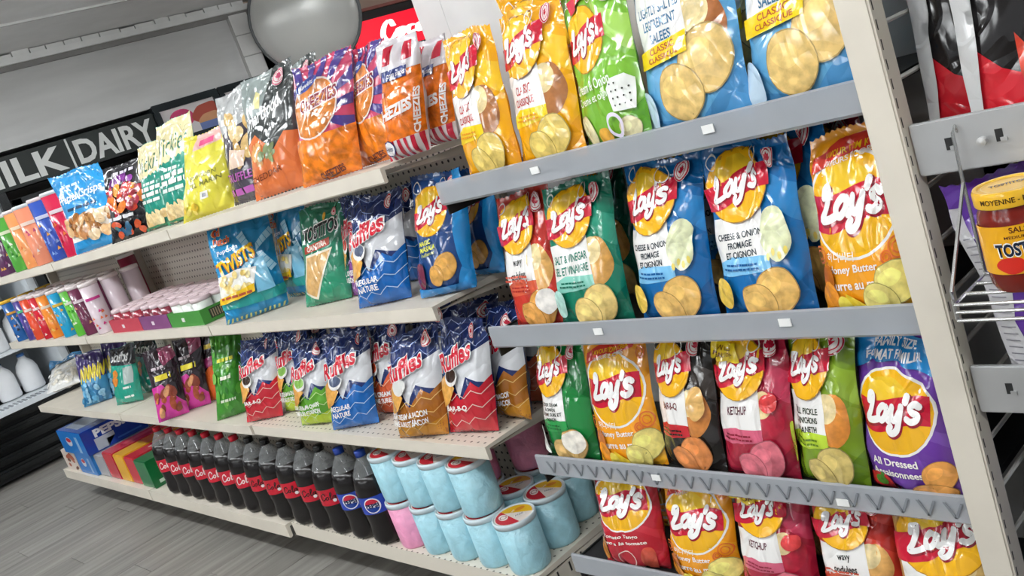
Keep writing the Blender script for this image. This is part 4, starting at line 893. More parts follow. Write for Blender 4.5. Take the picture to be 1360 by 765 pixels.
# right of the post
G2 = 'bags on the rack with steel rails'
bag('tortilla_chip_bag', 'flame_black', 'black bag with red flames, its pale seam nearest the cream post', (1288, 165), .19, .36, .08, 1.018, 1.30, yaw=22, lean=5, roll=2, group=G2, pos=(-.545, 1.33, 1.018), seed=11)
bag('tortilla_chip_bag', 'flame_black', 'black bag with red flames and yellow lettering at the top right corner', (1360, 150), .20, .37, .08, 1.018, 1.27, yaw=22, lean=5, roll=2, group=G2, pos=(-.43, 1.285, 1.018), seed=23)
bag('potato_chip_bag', 'purple_seam', 'purple bag leaning behind the salsa jar and wire basket', (1340, 480), .235, .315, .09, .668, 1.30, yaw=24, lean=2, roll=-9, group=G2, pos=(-.432, 1.296, .668), seed=5)
bag('potato_chip_bag', 'gold_plain', 'brown bag with a round logo low behind the purple bag', (1290, 470), .17, .20, .07, .668, 1.43, yaw=10, lean=2, group=G2, pos=(-.49, 1.47, .668), seed=6)
bag('potato_chip_bag', 'navy_plain', 'dark violet bag behind the lower wire basket', (1350, 640), .20, .30, .09, .318, 1.34, yaw=12, lean=4, group=G2, pos=(-.46, 1.34, .318), seed=8)
bag('potato_chip_bag', 'classic', 'dim yellow bag deep at the top behind the black bags', (1200, 60), .17, .34, .07, 1.018, 1.45, yaw=10, lean=0, group=G2, pos=(-.62+.06, 1.45, 1.018), seed=9)

# ================================================================== GOODS: long gondola
def g(kind, art, label, foot, W, H, D, Z, Y, grp, cat, **k):
    if k.get('lean', 0) < 60: k['roll'] = k.get('roll', 0)+11; k['lean'] = k.get('lean', 0)+3
    return bag(kind, art, label, foot, W, H, D, Z, Y, group=grp, cat=cat, **k)
GT, GM, GL = 'bags on the top gondola shelf', 'bags on the middle gondola shelf', 'bags on the lower gondola shelf'
g('pretzel_bag', 'pretzel', 'bright blue pretzel bag with white script beside the tall canisters', ((106, 338), (172, 314)), .25, .31, .08, Z1, 1.27, GT, 'pretzel bag', yaw=48, lean=10, roll=-19)
g('tortilla_chip_bag', 'tortilla_black', 'black bag with fiery snack picture beside the blue pretzel bag', ((152, 322), (214, 302)), .20, .255, .10, Z1, 1.28, GT, 'chip bag', yaw=45, lean=6, roll=2)
g('potato_chip_bag', 'kettle_cream', 'cream and teal chip bag, left one of the pair', ((194, 308), (236, 296)), .195, .285, .07, Z1, 1.32, GT, 'chip bag', yaw=44, lean=6)
g('potato_chip_bag', 'kettle_cream', 'cream and teal chip bag, right one of the pair', ((226, 301), (276, 285)), .20, .32, .07, Z1, 1.33, GT, 'chip bag', yaw=44, lean=6)
g('popcorn_bag', 'popcorn_yellow', 'slumped yellow popcorn bag beside the cream and teal pair', ((246, 296), (312, 272)), .19, .24, .10, Z1, 1.27, GT, 'popcorn bag', yaw=40, lean=10, roll=6)
g('potato_chip_bag', 'truffle', 'grey and purple truffle chip bag between yellow and orange bags', ((312, 270), (356, 256)), .18, .315, .07, Z1, 1.33, GT, 'chip bag', yaw=36, lean=6, roll=-3)
g('popcorn_bag', 'cheddar_popcorn', 'charcoal and orange cheddar popcorn bag', ((342, 264), (410, 242)), .185, .315, .09, Z1, 1.28, GT, 'popcorn bag', yaw=34, lean=6, roll=-1)
g('popcorn_bag', 'cheddar_popcorn', 'charcoal popcorn bag mostly hidden behind the orange cheese puffs', ((405, 246), (450, 232)), .18, .32, .07, Z1, 1.46, GT, 'popcorn bag', yaw=26, lean=2)
g('cheese_puff_bag', 'cheez', 'clear bag of orange cheese puffs with purple sunburst, front one', ((410, 249), (489, 224)), .19, .28, .10, Z1, 1.27, GT, 'snack bag', yaw=30, lean=7)
g('cheese_puff_bag', 'cheez', 'clear bag of orange cheese puffs with purple sunburst, half hidden second one', ((478, 226), (525, 210)), .18, .27, .08, Z1, 1.34, GT, 'snack bag', yaw=24, lean=6)
g('cheese_puff_bag', 'cheez_tall', 'tall clear cheese puff bag with red and white striped foot', ((518, 207), (570, 190)), .115, .246, .09, Z1, 1.27, GT, 'snack bag', yaw=30, lean=4)
g('cheese_puff_bag', 'cheez_tall', 'striped cheese puff bag behind the tall one, against the white panel', ((566, 192), (606, 179)), .14, .225, .08, Z1, 1.36, GT, 'snack bag', yaw=24, lean=6)
g('popcorn_bag', 'twists', 'bright blue popcorn twists bag leaning in front at the middle shelf', ((302, 428), (386, 406)), .205, .315, .09, Z2, 1.27, GM, 'popcorn bag', yaw=36, lean=8, roll=-3)
g('popcorn_bag', 'twists', 'blue popcorn twists bag behind the front one', ((385, 397), (425, 386)), .18, .30, .07, Z2, 1.42, GM, 'popcorn bag', yaw=32, lean=4, roll=-4)
g('tortilla_chip_bag', 'cantina', 'green tortilla chip bag with black lettering on the middle shelf', ((408, 401), (470, 386)), .185, .27, .08, Z2, 1.32, GM, 'chip bag', yaw=28, lean=8, roll=3)
g('tortilla_chip_bag', 'cantina', 'green tortilla chip bag half hidden behind the front green one', (470, 382), .18, .25, .07, Z2, 1.43, GM, 'chip bag', yaw=24, lean=2)
g('potato_chip_bag', 'ruf_dressed', 'navy and purple ridged chip bag behind the navy and blue one', ((466, 396), (502, 388)), .16, .27, .08, Z2, 1.35, GM, 'chip bag', yaw=22, lean=6)
g('potato_chip_bag', 'ruf_regular', 'navy and blue REGULAR ridged chip bag on the middle shelf', ((478, 408), (548, 400)), .17, .265, .09, Z2, 1.265, GM, 'chip bag', yaw=24, lean=8)
g('potato_chip_bag', 'ruf_regular', 'navy ridged chip bag behind the middle shelf REGULAR one', ((530, 392), (580, 382)), .17, .25, .07, Z2, 1.43, GM, 'chip bag', yaw=18, lean=3)
g('potato_chip_bag', 'masala', 'deep blue masala chip bag with a yellow round logo', ((560, 386), (630, 372)), .16, .275, .075, Z2, 1.295, GM, 'chip bag', yaw=10, lean=6)
g('potato_chip_bag', 'masala', 'deep blue chip bag partly hidden under the rack lip', ((622, 363), (667, 351)), .14, .25, .07, Z2, 1.41, GM, 'chip bag', yaw=8, lean=5)
# lower shelf
g('rice_cake_bag', 'white_corn', 'white and blue snack bag lying flat at the far left end', (92, 522), .20, .28, .08, Z3, None, GL, 'snack bag', yaw=58, lean=66)
g('tortilla_chip_bag', 'blue_corn', 'blue and violet snack bag with yellow jagged print, left one', (133, 524), .15, .24, .08, Z3, 1.30, GL, 'snack bag', yaw=48, lean=4)
g('tortilla_chip_bag', 'blue_corn', 'blue and violet snack bag with yellow jagged print, right one', (152, 516), .14, .25, .07, Z3, 1.36, GL, 'snack bag', yaw=48, lean=4)
g('tortilla_chip_bag', 'teal_tortilla', 'teal tortilla chip bag with black top, front one', ((155, 536), (188, 526)), .17, .25, .08, Z3, 1.30, GL, 'chip bag', yaw=48, lean=5, roll=2)
g('tortilla_chip_bag', 'teal_tortilla', 'teal tortilla chip bag with black top, rear one', ((190, 523), (220, 515)), .17, .24, .07, Z3, 1.41, GL, 'chip bag', yaw=46, lean=3)
g('tortilla_chip_bag', 'wasabi_pink', 'dark and pink snack bag standing at the shelf edge', (238, 558), .125, .27, .06, Z3, 1.225, GL, 'snack bag', yaw=52, lean=3, roll=-4)
g('tortilla_chip_bag', 'wasabi_pink', 'dark and pink snack bag behind the front pink one', (267, 540), .13, .27, .07, Z3, 1.31, GL, 'snack bag', yaw=42, lean=3)
g('tortilla_chip_bag', 'orange_dark', 'dark bag with orange foot beside the long green bag', (288, 536), .13, .28, .07, Z3, 1.36, GL, 'snack bag', yaw=36, lean=3)
g('corn_snack_bag', 'green_long', 'long narrow green snack bag left of the red ridged chips', (308, 549), .12, .30, .08, Z3, 1.26, GL, 'snack bag', yaw=46, lean=6, roll=4)
g('potato_chip_bag', 'ruf_bbq', 'navy and red BAR-B-Q ridged chip bag, left end of its row', ((335, 568), (385, 560)), .165, .265, .08, Z3, 1.26, GL, 'chip bag', yaw=24, lean=7, roll=2)
g('potato_chip_bag', 'ruf_onion', 'green sour cream ridged chip bag, left rear one', ((382, 560), (420, 554)), .16, .265, .08, Z3, 1.32, GL, 'chip bag', yaw=22, lean=6)
g('potato_chip_bag', 'ruf_onion', 'green sour cream ridged chip bag, right front one', ((405, 572), (452, 566)), .16, .255, .08, Z3, 1.255, GL, 'chip bag', yaw=20, lean=7)
g('potato_chip_bag', 'ruf_regular', 'navy and blue REGULAR ridged chip bag on the lower shelf', ((448, 572), (512, 570)), .17, .27, .09, Z3, 1.26, GL, 'chip bag', yaw=22, lean=7)
g('potato_chip_bag', 'ruf_orange', 'orange sour cream ridged chip bag between blue and brown ones', ((507, 566), (552, 562)), .165, .27, .08, Z3, 1.34, GL, 'chip bag', yaw=16, lean=5)
g('potato_chip_bag', 'ruf_bacon', 'brown sour cream and bacon ridged chip bag at the shelf edge', ((533, 584), (601, 588)), .17, .275, .09, Z3, 1.235, GL, 'chip bag', yaw=14, lean=7)
g('potato_chip_bag', 'ruf_bbq', 'navy and red BAR-B-Q ridged chip bag right of the brown one', ((600, 574), (664, 575)), .165, .285, .08, Z3, 1.275, GL, 'chip bag', yaw=12, lean=6)
g('potato_chip_bag', 'ruf_bacon', 'brown bacon ridged chip bag at the right end under the rack lip', ((660, 554), (706, 557)), .16, .28, .08, Z3, 1.36, GL, 'chip bag', yaw=8, lean=5)
for i, (px, py, yy, a, w) in enumerate(((395, 548, 1.43, 'ruf_bbq', 'behind the green ones'), (440, 552, 1.42, 'ruf_regular', 'behind the green and blue ones'), (490, 556, 1.43, 'ruf_dressed', 'behind the lower REGULAR one'),
        (545, 556, 1.45, 'ruf_bbq', 'behind the orange one'), (600, 556, 1.44, 'ruf_regular', 'behind the brown one'), (655, 552, 1.45, 'ruf_bacon', 'behind the right BAR-B-Q one'), (700, 548, 1.43, 'ruf_orange', 'at the far right rear corner'))):
    g('potato_chip_bag', a, 'dim navy topped ridged chip bag '+w, (px, py), .165, .27, .08, Z3, yy, GL, 'chip bag', yaw=12, lean=1)

# ================================================================== canisters
def canister_parts(h, r, body, art, lid='e9e3e2'):
    mb = MB().lathe([(r*.97, 0), (r, .004), (r, h-.01)], 20); a = mesh('tube_body', mb.v, mb.f, True)
    mb = MB().lathe([(r*1.03, h-.012), (r*1.03, h), (r*.98, h+.003), (r*.9, h+.001), (0, h+.001)], 20); b2 = mesh('lid', mb.v, mb.f, True)
    return a, b2
CA = {}
def canister(label, loc, h, r, body, art=None, lid='e9e3e2', group=None, yaw=0, name='chip_canister'):
    t = empty(name, loc, math.radians(yaw), label, 'canister', group)
    k = (h, r)
    if k not in CA: CA[k] = canister_parts(h, r, body, art)
    o = bpy.data.objects.new('tube_body', CA[k][0].copy() if False else CA[k][0]); 
    for nm, me, m in (('tube_body', CA[k][0], film(body, 'gloss')), ('lid', CA[k][1], film(lid, 'paper'))):
        o = bpy.data.objects.new(nm, me); col.objects.link(o); o.parent = t
        if not me.materials: me.materials.append(m)
        o.material_slots[0].link = 'OBJECT'; o.material_slots[0].material = m
    if art:
        A, h0, h1 = art; apply_art(A, cyl_S(r, h*h0, h*h1, span=math.pi*.95), t, 20, 0, base=.0006, step=.0002)
    return t
def can_art(bg, fg, spots, band=None):
    A = Art(2.0, 'gloss'); 
    if band: A.rect('label_print', band, -.5, 0, .5, .75)
    rg = random.Random(bg)
    for k in range(12): A.poly('label_print', rg.choice(spots), [(x_ := rg.uniform(-.45, .4), y_ := rg.uniform(.05, 1.2)), (x_+.12, y_+.03), (x_+.05, y_+.14)])
    A.text('lettering', fg, 'PRINGLES' if band == 'x' else 'chips', 0, 1.5, .5, .2, bold=.02) if False else A.rect('label_print', fg, -.26, 1.42, .26, 1.54)
    return A
GC = 'tall canisters on the top gondola shelf'
for i, (px, py, body, fg, sp_, lab) in enumerate(((106, 344, 'c21f45', 'e8d8dc', ['e87a3c', 'd84a5a', 'b01a3a'], 'tall crimson canister nearest the pretzel bag'), (88, 352, '2f4fa8', 'c9d2ea', ['8fb0e0', 'e0a04c', '6a8ad0'], 'tall blue canister beside the crimson one'),
        (66, 356, 'e08a6a', 'f0d8c8', ['c85a7a', 'f0b088', 'e8e0d8'], 'tall peach canister between blue and orange ones'), (52, 360, 'e2955a', 'f2e0c0', ['d8703c', 'f0c080'], 'tall orange canister left of the peach one'), (36, 364, '4f9a3c', 'dfe8c8', ['e8e8d8', '8cc05a', '2f7a2c'], 'tall green canister on the top shelf'),
        (14, 370, '5a2f58', 'e0d0dc', ['e8e0e8', '8a4a80', 'd8a050'], 'tall dark purple canister at the left picture edge'), (-2, 374, 'd8823c', 'f0e0d0', ['f0c060', 'c85a2c'], 'tall amber canister cut by the left picture edge'))):
    p = onY(px, py, 1.26); p[2] = Z1+.001
    canister(lab, p, .262, .0385, body, (can_art(body, fg, sp_), .03, .94), lid='e6d8da' if i % 2 else 'd9dde0', group=GC, yaw=66)
    if i in (0, 1, 4): q = p+np.array([.06, .12, 0]); canister('tall '+('crimson', 'blue', '', '', 'green')[i]+' canister in the second row of the top shelf', q, .262, .0385, body, (can_art(body, fg, sp_), .03, .94), group=GC, yaw=66)
GP = 'chip canisters on the middle gondola shelf'
row = [(36, 453, '1f5a9c', 'e0a03c', ['e0973c', '20242c', 'd8d8d8'], 'e0b02c', 'blue and black canister with a yellow lid'), (52, 453, '4a3c86', '5abf8a', ['7ac04a', 'e0d8e8'], 'e6dada', 'violet canister beside the yellow-lidded one'), (62, 453, 'd84a2c', 'f0e0d8', ['e8a060', 'f0c080'], 'e6dada', 'orange-red canister third from the left'),
       (74, 452, 'c2182c', 'f0d8d8', ['e8a060', 'e0d0c8'], 'e6dada', 'bright red canister in the canister row'), (85, 451, 'e8862c', 'f4e0c8', ['f0c060', 'd85a2c'], 'e6dada', 'orange canister right of the red one'), (101, 450, '1f96c4', 'e8c04c', ['e0a83c', 'd0e4ea'], 'e6dada', 'sky blue canister in the canister row'),
       (118, 448, '5ab03a', 'e8f0d8', ['e0e8d0', '3a8a2c'], 'e6dada', 'lime green canister in the canister row'), (130, 447, '6a2f4a', 'e0d0d8', ['d8a070', 'a8506a'], 'e6dada', 'maroon canister right of the lime green one'), (146, 444, 'd9c9d0', 'c8408a', ['d8408a', 'e8784c', 'c83a7a'], 'e6dada', 'white and pink canister beside the red tray')]
for i, (px, py, body, fg, sp_, lid, lab) in enumerate(row):
    p = onY(px, py, 1.255); p[2] = Z2+.001; A_ = can_art(body, fg, sp_)
    canister(lab, p, .212, .0375, body, (A_, .03, .93), lid, GP, 66)
    for j in ((1, 2) if i != 7 else (1,)):
        q = p+np.array([.015*j, .083*j, 0]); canister(('second', 'third')[j-1]+' row copy behind the '+lab, q, .212, .0375, body, None, lid, GP, 66)
# stray upright canisters behind the trays
for px, py, lab, c in ((196, 432, 'maroon canister standing behind the red tray', '8a2440'),):
    p = onY(px, py, 1.47); p[0] = -4.09; p[2] = Z2+.001; canister(lab, p, .26, .037, c, (can_art(c, 'd8d0d0', ['c8a0a8', 'e0d8d8']), .03, .93), group=GP, yaw=40)
# trays of short cans
def tray(label, x0, x1, y0, y1, colr, canc, lab2, cutter=False, nx=3, ny=4):
    t = empty('display_tray', ((x0+x1)/2, y0, Z2), 0, label, 'tray', 'cardboard trays of short cans'); W = x1-x0; Dp = y1-y0; h = .052; th = .003
    c1 = film(colr, 'paper')
    MB().span(-W/2, W/2, 0, Dp, .001, .004).build('tray_floor', c1, t)
    MB().span(-W/2, W/2, 0, th, .004, h).build('front_wall', c1, t); MB().span(-W/2, W/2, Dp-th, Dp, .004, h+.02).build('rear_wall', c1, t)
    for s, a in ((-1, -W/2), (1, W/2-th)):
        wl = MB().span(a, a+th, th, Dp-th, .004, h).build('side_wall', c1, t)
        if s == 1 and cutter:
            for q in (0.03, .16):
                MB().span(W/2+.0002, W/2+.0012, q, q+.10, .012, .044).build('printed_window', film('1d2a16', 'paper'), wl)
                for b in range(11): MB().span(W/2+.0013, W/2+.0018, q+.006+b*.0085, q+.010+b*.0085, .015, .041).build('printed_bar', film('9c8a70', 'paper'), wl)
    MB().span(-W*.1, -W*.1+.022, -.0012, -.0002, .018, .032).build('price_ticket', film('ece4e6', 'paper'), t)
    r = min(W/nx, Dp/ny)/2*.95
    for i in range(nx):
        for j in range(ny):
            canister(lab2, (x0+.006+(W-.012)*(i+.5)/nx, y0+.006+(Dp-.012)*(j+.5)/ny, Z2+.0045), .082, r, canc, None, 'ead3d8', lab2, 0, 'snack_can')
xa, xb, xc, xd = -3.86, -3.54, -3.27, -3.00
tray('red cardboard tray of short cans beside the white and pink canister', xa, xb-.005, 1.225, 1.50, 'b83a4a', '9a2a3c', 'short pink-lidded can in the red tray')
tray('purple cardboard tray of short cans between red and green trays', xb, xc-.005, 1.225, 1.50, '7a3f72', '7a2438', 'short pink-lidded can in the purple tray')
tray('green cardboard tray with barcode windows beside the blue popcorn twists', xc, xd, 1.225, 1.51, '3f8a34', 'dfe4dc', 'short pink-lidded can in the green tray', True)

# ================================================================== base deck: bottles, boxes, tubs
KB = .895
BP = [(.030, 0), (.046, .004), (.0535, .02), (.0545, .045), (.051, .075), (.0525, .10), (.0545, .125), (.0545, .19), (.054, .205), (.050, .225), (.0445, .244)]
BN = [(.0446, .2441), (.031, .272), (.019, .290), (.0135, .302), (.0135, .312)]
bb = MB().lathe(BP, 24); bnk = MB().lathe(BN, 24, caps=False)
cp = MB().lathe([(.0165, .300), (.0165, .318), (.0150, .321), (0, .3215)], 20); lb = MB().lathe([(.0552, .118), (.0552, .178)], 28, caps=False)
bmesh_ = {k: mesh(k, [(a, b, c*KB) for a, b, c in m_.v], m_.f, True) for k, m_ in (('bottle_body', bb), ('bottle_neck', bnk), ('cap', cp), ('label_band', lb))}
m, nt, b = newmat('cola_liquid'); b.inputs['Base Color'].default_value = (.006, .004, .004, 1); b.inputs['Roughness'].default_value = .22; COLA_M = m
m, nt, b = newmat('clear_bottle'); b.inputs['Base Color'].default_value = (.30, .31, .31, 1); b.inputs['Roughness'].default_value = .1; b.inputs['Alpha'].default_value = .4; PET = m
def bottle(label, x, y, capc, bandc, art, group, rot):
    t = empty('soda_bottle', (x, y, ZB+.001), math.radians(rot), label, 'bottle', group)
    for nm, mt in (('bottle_body', COLA_M), ('bottle_neck', PET), ('cap', film(capc, 'gloss')), ('label_band', film(bandc, 'gloss'))):
        o = bpy.data.objects.new(nm, bmesh_[nm]); col.objects.link(o); o.parent = t
        if not bmesh_[nm].materials: bmesh_[nm].materials.append(mt)
        o.material_slots[0].link = 'OBJECT'; o.material_slots[0].material = mt
    apply_art(art, cyl_S(.0553, .118*KB, .178*KB, span=math.pi), t, 24, 0, base=.0005, step=.0002)
CK = Art(.35, 'gloss'); CK.stroke('label_print', 'f2dede', COLA[5:], -.72, .09, .21, .2, .022, 0, .1); CK.rect('label_print', 'e8e4e4', .3, .06, .5, .16)
CZ = Art(.35, 'gloss'); CZ.stroke('label_print', '2a1214', COLA[5:], -.68, .12, .19, .16, .018, 0, .1); CZ.ell('label_print', 'e8e4e4', .05, .1, .035, n=14); CZ.rect('label_print', 'b8b0b0', .3, .02, .46, .33)
PE = Art(.35, 'gloss'); PE.ell('label_print', 'f2f2f4', .0, .175, .15, .155); PE.poly('label_print', 'c8203a', [(.13*math.cos(a), .175+.135*math.sin(a)) for a in np.linspace(.35, math.pi-.1, 14)]); PE.poly('label_print', '173a8c', [(.13*math.cos(a), .175+.135*math.sin(a)) for a in np.linspace(math.pi+.2, 2*math.pi-.35, 14)]); PE.text('label_print', '14204a', 'PEPSI', 0, .175, .24, .085, bold=.05)
bx = [onZ(px, py, ZB)[0] for px, py in ((233, 650), (250, 655), (267, 660), (284, 665), (303, 669), (318, 672), (337, 677), (360, 683), (380, 687), (405, 690), (432, 695), (457, 697), (490, 703), (522, 716))]
ordn = ('first', 'second', 'third', 'fourth', 'fifth', 'sixth', 'seventh')
xs_ = np.linspace(bx[0]+.05, -2.392, 14)
for i in range(14):
    x = xs_[i]; y = 1.248
    if i < 7: bottle(ordn[i]+' red-capped cola bottle counted from the green box', x, y, 'c2182c', 'c41a30', CK, 'red-capped cola bottles on the base deck', 48)
    elif i < 12: bottle(ordn[i-7]+' black-capped cola bottle counted from the red-capped ones', x, y, '141414', 'c2162c', CZ, 'black-capped cola bottles on the base deck', 42)
    else: bottle(('left', 'right')[i-12]+' blue-labelled cola bottle with blue cap beside the tubs', x, y, '20409c', '1f3fa8', PE, 'blue-capped cola bottles on the base deck', 36)
# carton boxes
def carton(label, x0, x1, y0, y1, z0, z1, colr, side=None, top=None, front=None, name='soda_box', rot=0):
    t = empty(name, ((x0+x1)/2, (y0+y1)/2, z0), math.radians(rot), label, 'box', 'soda cartons on the base deck')
    W, Dp, H = x1-x0, y1-y0, z1-z0
    MB().span(-W/2, W/2, -Dp/2, Dp/2, .001, H).build('carton', film(colr, 'gloss'), t, bev=.004)
    if side: apply_art(side, plane_S((W/2, 0, 0), (0, Dp, 0), (0, 0, H), (1, 0, 0)), t, base=.0004, smooth=False)
    if top: apply_art(top, plane_S((0, -Dp/2, H), (W, 0, 0), (0, Dp, 0), (0, 0, 1)), t, base=.0004, smooth=False)
    if front: apply_art(front, plane_S((0, -Dp/2, 0), (W, 0, 0), (0, 0, H), (0, -1, 0)), t, base=.0004, smooth=False)
    return t
def face(h, *fs): A = Art(h, 'gloss'); [f(A) for f in fs]; return A
pep = face(.45, lambda A: A.rect('carton_print', '1c3f9c', -.5, 0, .5, .45), lambda A: A.text('carton_lettering', 'e8ecf4', 'PEPSI', -.06, .33, .5, .15, bold=.05), lambda A: A.poly('carton_print', 'b8c0cc', [(-.34, .02), (-.16, .02), (-.16, .16), (-.02, .16), (-.02, .24), (-.34, .24)]), lambda A: A.rect('carton_print', '3a6ac0', .0, .06, .4, .09))
blu = face(1, lambda A: A.rect('carton_print', '2a7ac8', -.5, 0, .5, 1), lambda A: A.ell('carton_print', 'd8dce8', -.1, .55, .12, .2), lambda A: A.ell('carton_print', 'c23a4a', -.1, .62, .1, .1), lambda A: A.rect('carton_print', '8fb8e0', .2, .1, .3, .8))
cans = face(1, lambda A: A.rect('carton_print', 'e2d2c6', -.5, 0, .5, 1), lambda A: blobs(['c88a6a', '7a4434', 'd8b09a', 'b0604a'], -.4, .1, .4, .8, 9, .1, .2, 3, 'carton_print', '')(A))
grn = face(.5, lambda A: A.rect('carton_print', '1a6a38', -.5, 0, .5, .5), lambda A: A.text('carton_lettering', 'a8d0b0', 'GINGER ALE', .12, .3, .38, .07, rot=math.pi), lambda A: A.rect('carton_lettering', 'c8e0cc', -.4, .06, -.26, .12))
zb = ZB+.001
carton('pale box with brown can pictures under the blue cola carton', -5.33, -5.12, 1.20, 1.50, zb, zb+.112, 'd8ccc4', None, None, cans)
carton('light blue carton under the dark blue cola carton', -5.11, -4.86, 1.20, 1.50, zb, zb+.112, '2f80c8', None, None, blu)
carton('dark blue cola carton with white lettering stacked on top at the left', -5.20, -4.83, 1.19, 1.50, zb+.113, zb+.235, '2450a8', pep, face(1, lambda A: A.rect('carton_print', '9aa4b4', -.4, .1, .2, .9)), blu)
carton('grey-sided carton beside the light blue one', -4.85, -4.71, 1.21, 1.50, zb, zb+.112, 'a8a8ac')
carton('red carton left of the yellow one', -4.70, -4.56, 1.21, 1.50, zb, zb+.135, 'c02838', None, face(1, lambda A: A.rect('carton_print', 'd8505a', -.2, .3, .1, .9)))
carton('yellow and orange carton between red ones', -4.55, -4.42, 1.21, 1.50, zb, zb+.133, 'e2a820', None, face(1, lambda A: A.rect('carton_print', 'd8722c', -.5, .45, .5, 1), lambda A: A.rect('carton_print', '2a2c5a', -.3, .7, .2, .85)))
carton('red carton with white script beside the green one', -4.41, -4.29, 1.21, 1.50, zb, zb+.131, 'c41f34', None, face(1, lambda A: A.stroke('carton_lettering', 'eac8c8', COLA[5:], -1.0, .35, .38, .4, .05, 0, .1)))
carton('green ginger ale carton beside the first cola bottle', -4.28, -4.14, 1.205, 1.48, zb, zb+.128, '1c7040', grn)
# cotton candy tubs
TR, TH = .0550, .141
tb = MB().lathe([(TR*.92, 0), (TR*.96, .006), (TR*.985, .02), (TR*.995, TH-.014)], 28)
td = MB().lathe([(TR*1.015, TH-.014), (TR*1.03, TH-.004), (TR*1.02, TH), (TR*.965, TH+.001), (TR*.955, TH-.002), (0, TH-.002)], 28)
tm = {'tub': mesh('tub', tb.v, tb.f, True), 'lid': mesh('lid', td.v, td.f, True)}
LD = Art(1, 'gloss'); 
LD.ell('lid_label', 'e9ded6', 0, .5, .46, .46); LD.poly('lid_label', 'e8b82c', [(.44*math.cos(a), .5+.44*math.sin(a)) for a in np.linspace(-.2, 2.5, 14)]); LD.poly('lid_label', 'c22a36', [(.43*math.cos(a), .5+.43*math.sin(a)) for a in np.linspace(2.3, 5.0, 16)])
LD.ell('lid_label', 'f0e2dc', -.24, .5, .1, .16, .4); LD.ring('lid_label', '8a2030', -.24, .5, .085, .02, 16); LD.ell('lid_label', 'd88a2c', .16, .70, .12, .08, .3); LD.rect('lid_label', 'f2eeea', .02, .34, .26, .46)
for k in range(7): LD.rect('lid_label', '6a5a56', .04+k*.03, .36, .052+k*.03, .44)
LD.text('lid_label', 'f6ece6', 'COTTON CANDY', -.06, .57, .3, .05, bold=.02, rot=.9)
n_t = 0
def tub(label, px, py, lvl=0, colr='a3d3e0', pos=None, rot=None):
    global n_t
    p = onZ(px, py, ZB) if pos is None else np.array(pos, float)
    p[2] = ZB+.001+lvl*(TH+.004); n_t += 1
    t = empty('cotton_candy_tub', p, math.radians(rot if rot is not None else 40+(n_t*37 % 50)-25), label, 'tub', 'cotton candy tubs')
    for nm, mt in (('tub', film(colr, 'fluff')), ('lid', film('d6e4ea', 'gloss'))):
        o = bpy.data.objects.new(nm, tm[nm]); col.objects.link(o); o.parent = t
        if not tm[nm].materials: tm[nm].materials.append(mt)
        o.material_slots[0].link = 'OBJECT'; o.material_slots[0].material = mt
    apply_art(LD, plane_S((0, -TR, TH-.002), (TR*2, 0, 0), (0, TR*2, 0), (0, 0, 1)), t, base=.0008, step=.0002, smooth=False)
    return p
PINK = 'ee9cc0'
P0 = tub('pink cotton candy tub in the bottom layer beside the blue-labelled bottle', 0, 0, 0, PINK, (-2.277, 1.262, 0))
xs2 = [-2.277, -2.158, -2.039, -1.920]
for i, lab in ((1, 'first blue'), (2, 'second blue'), (3, 'third blue')): tub(lab+' cotton candy tub of the bottom layer counted from the pink one', 0, 0, 0, pos=(xs2[i], 1.262, 0))
for i, lab in enumerate(('leftmost', 'second', 'third', 'rightmost')): tub(lab+' blue cotton candy tub of the upper layer', 0, 0, 1, pos=(xs2[i]+.004*(i % 2), 1.265, 0))
tub('single blue cotton candy tub at the front right corner', 0, 0, 0, pos=(-1.803, 1.262, 0))
tub('single blue cotton candy tub behind the front corner one', 0, 0, 0, pos=(-1.808, 1.380, 0))
tub('single blue cotton candy tub farthest back at the right edge', 0, 0, 0, pos=(-1.838, 1.494, 0))
tub('blue cotton candy tub in the second row, left of the single ones', 0, 0, 0, pos=(-1.928, 1.382, 0))
tub('blue cotton candy tub in the rear row, left of the farthest one', 0, 0, 0, pos=(-1.958, 1.494, 0))
tub('blue cotton candy tub hidden in the second row behind the stacks', 0, 0, 0, pos=(-2.048, 1.382, 0))
tub('pink cotton candy tub at the back on the second layer', 0, 0, 1, PINK, pos=(-1.958, 1.494, 0))
tub('dim pink cotton candy tub at the back behind the rightmost stack', 0, 0, 1, PINK, pos=(-2.048, 1.382, 0))

# ================================================================== wire baskets and jars
def basket(label, x, y, z, W=.16, Dp=.105):
    t = empty('wire_basket', (x, y, z), 0, label, 'basket', 'wire baskets hooked on the steel rails'); M_ = film('d9d9d8', 'chrome'); r = .0024
    for s in (-1, 1):
        a = s*W/2
        MB().tube([(a, 0, .125), (a, -Dp*.98, .016), (a, -Dp, .008), (a, -Dp, -.018), (a, -Dp+.004, -.022)], r).build('side_wire', M_, t, smooth=True)
        MB().tube([(a, 0, .125), (a, 0, 0), (a, -Dp, 0)], r).build('frame_wire', M_, t, smooth=True)
        MB().tube([(a, 0, .125), (a, .004, .19), (a, .014, .196), (a, .02, .185)], r).build('hook', M_, t, smooth=True)
    for q in (0, .33, .66, 1): MB().tube([(-W/2, -Dp*q, 0), (W/2, -Dp*q, 0)], r).build('floor_wire', M_, t, smooth=True)
    for zz in (-.010, -.021): MB().tube([(-W/2, -Dp, zz), (W/2, -Dp, zz)], r).build('front_wire', M_, t, smooth=True)
    return t
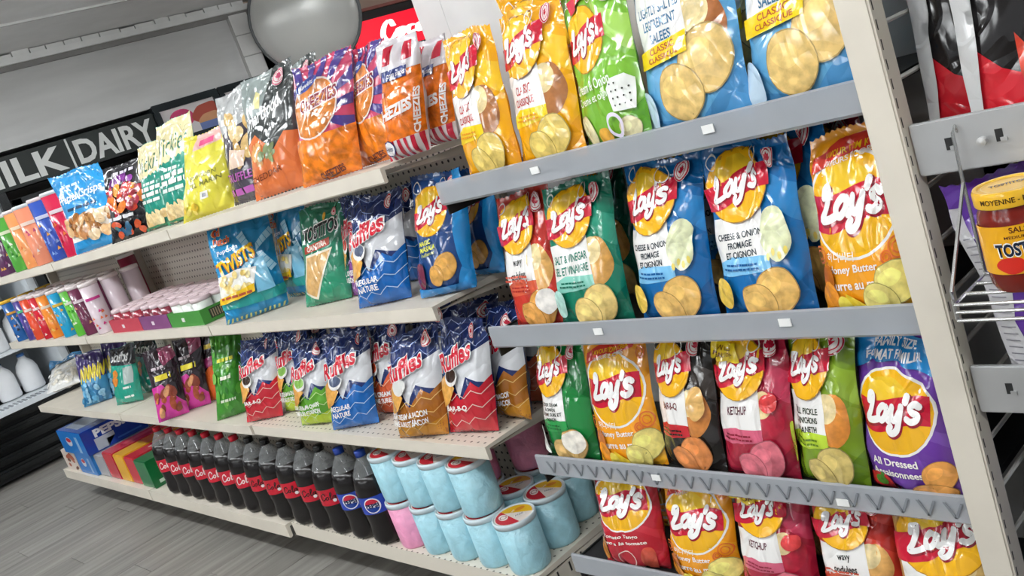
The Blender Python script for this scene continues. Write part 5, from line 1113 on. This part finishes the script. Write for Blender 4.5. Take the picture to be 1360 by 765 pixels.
def jar(label, x, y, z, lidc, labc, content, rot):
    t = empty('salsa_jar', (x, y, z), math.radians(rot), label, 'jar', 'salsa jars in the wire baskets')
    MB().lathe([(.030, 0), (.037, .003), (.041, .012), (.0425, .03), (.0425, .085), (.040, .098), (.0365, .106), (.0355, .112)], 32).build('glass_body', film(content, 'gloss'), t, smooth=True)
    MB().lathe([(.0402, .108), (.0408, .110), (.0408, .124), (.039, .1275), (.034, .1275), (.033, .1262), (0, .1262)], 36).build('lid', film(lidc, 'gloss'), t, smooth=True)
    A = Art(.52, 'gloss'); A.rect('label_print', labc, -.5, .0, .5, .52); A.text('label_print', '5a2a14', 'SALSA', 0, .47, .20, .06, bold=.02); A.text('label_print', '5a2a14', 'MEDIUM', -.06, .395, .18, .03); A.text('label_print', '5a2a14', 'MOYENNE', .16, .395, .18, .03)
    A.text('label_print', 'f4f0ea', 'TOSTITOS', 0, .27, .50, .165, bold=.07, rot=.04); A.text('label_print', '1a2438', 'TOSTITOS', 0, .27, .48, .14, bold=.04, rot=.04)
    A.ell('label_print', 'c8281c', -.14, .1, .12, .09, wob=.05); A.ell('label_print', '7ab03a', .06, .1, .085, .08); A.ell('label_print', 'd8e8a8', .06, .1, .05, .045); A.ell('label_print', '5a9a2c', .2, .1, .08, .08)
    apply_art(A, cyl_S(.0428, .028, .088, span=math.pi), t, 26, 0, base=.0005, step=.00015)
    B = Art(1, 'gloss'); B.text('label_print', '4a3210', 'TOSTITOS', 0, .54, .62, .15, bold=.03); B.ring('label_print', 'f0d060', 0, .5, .46, .02); 
    apply_art(B, plane_S((0, -.033, .1262), (.066, 0, 0), (0, .066, 0), (0, 0, 1)), t, base=.0004, smooth=False)
    C_ = Art(.1, 'gloss'); C_.text('label_print', '4a3210', 'MOYENNE - MEDIUM', 0, .05, .62, .05, bold=.02); apply_art(C_, cyl_S(.0408, .1105, .1235, span=math.pi), t, 26, 0, base=.0005)
    return t
B1 = basket('upper chrome wire basket hooked on the steel rail, holding a salsa jar', -.452, 1.205, .868)
jar('red salsa jar with yellow lid in the upper wire basket', -.458, 1.150, .8715, 'e8b42c', 'e8a81c', '6e1a10', 26)
B2 = basket('lower chrome wire basket hooked on the steel rail', -.425, 1.205, .53)
jar('jar with lime green lid in the lower wire basket, cut by the picture edge', -.405, 1.150, .5335, '8ccc2c', 'b8d84a', '7a2418', 26)
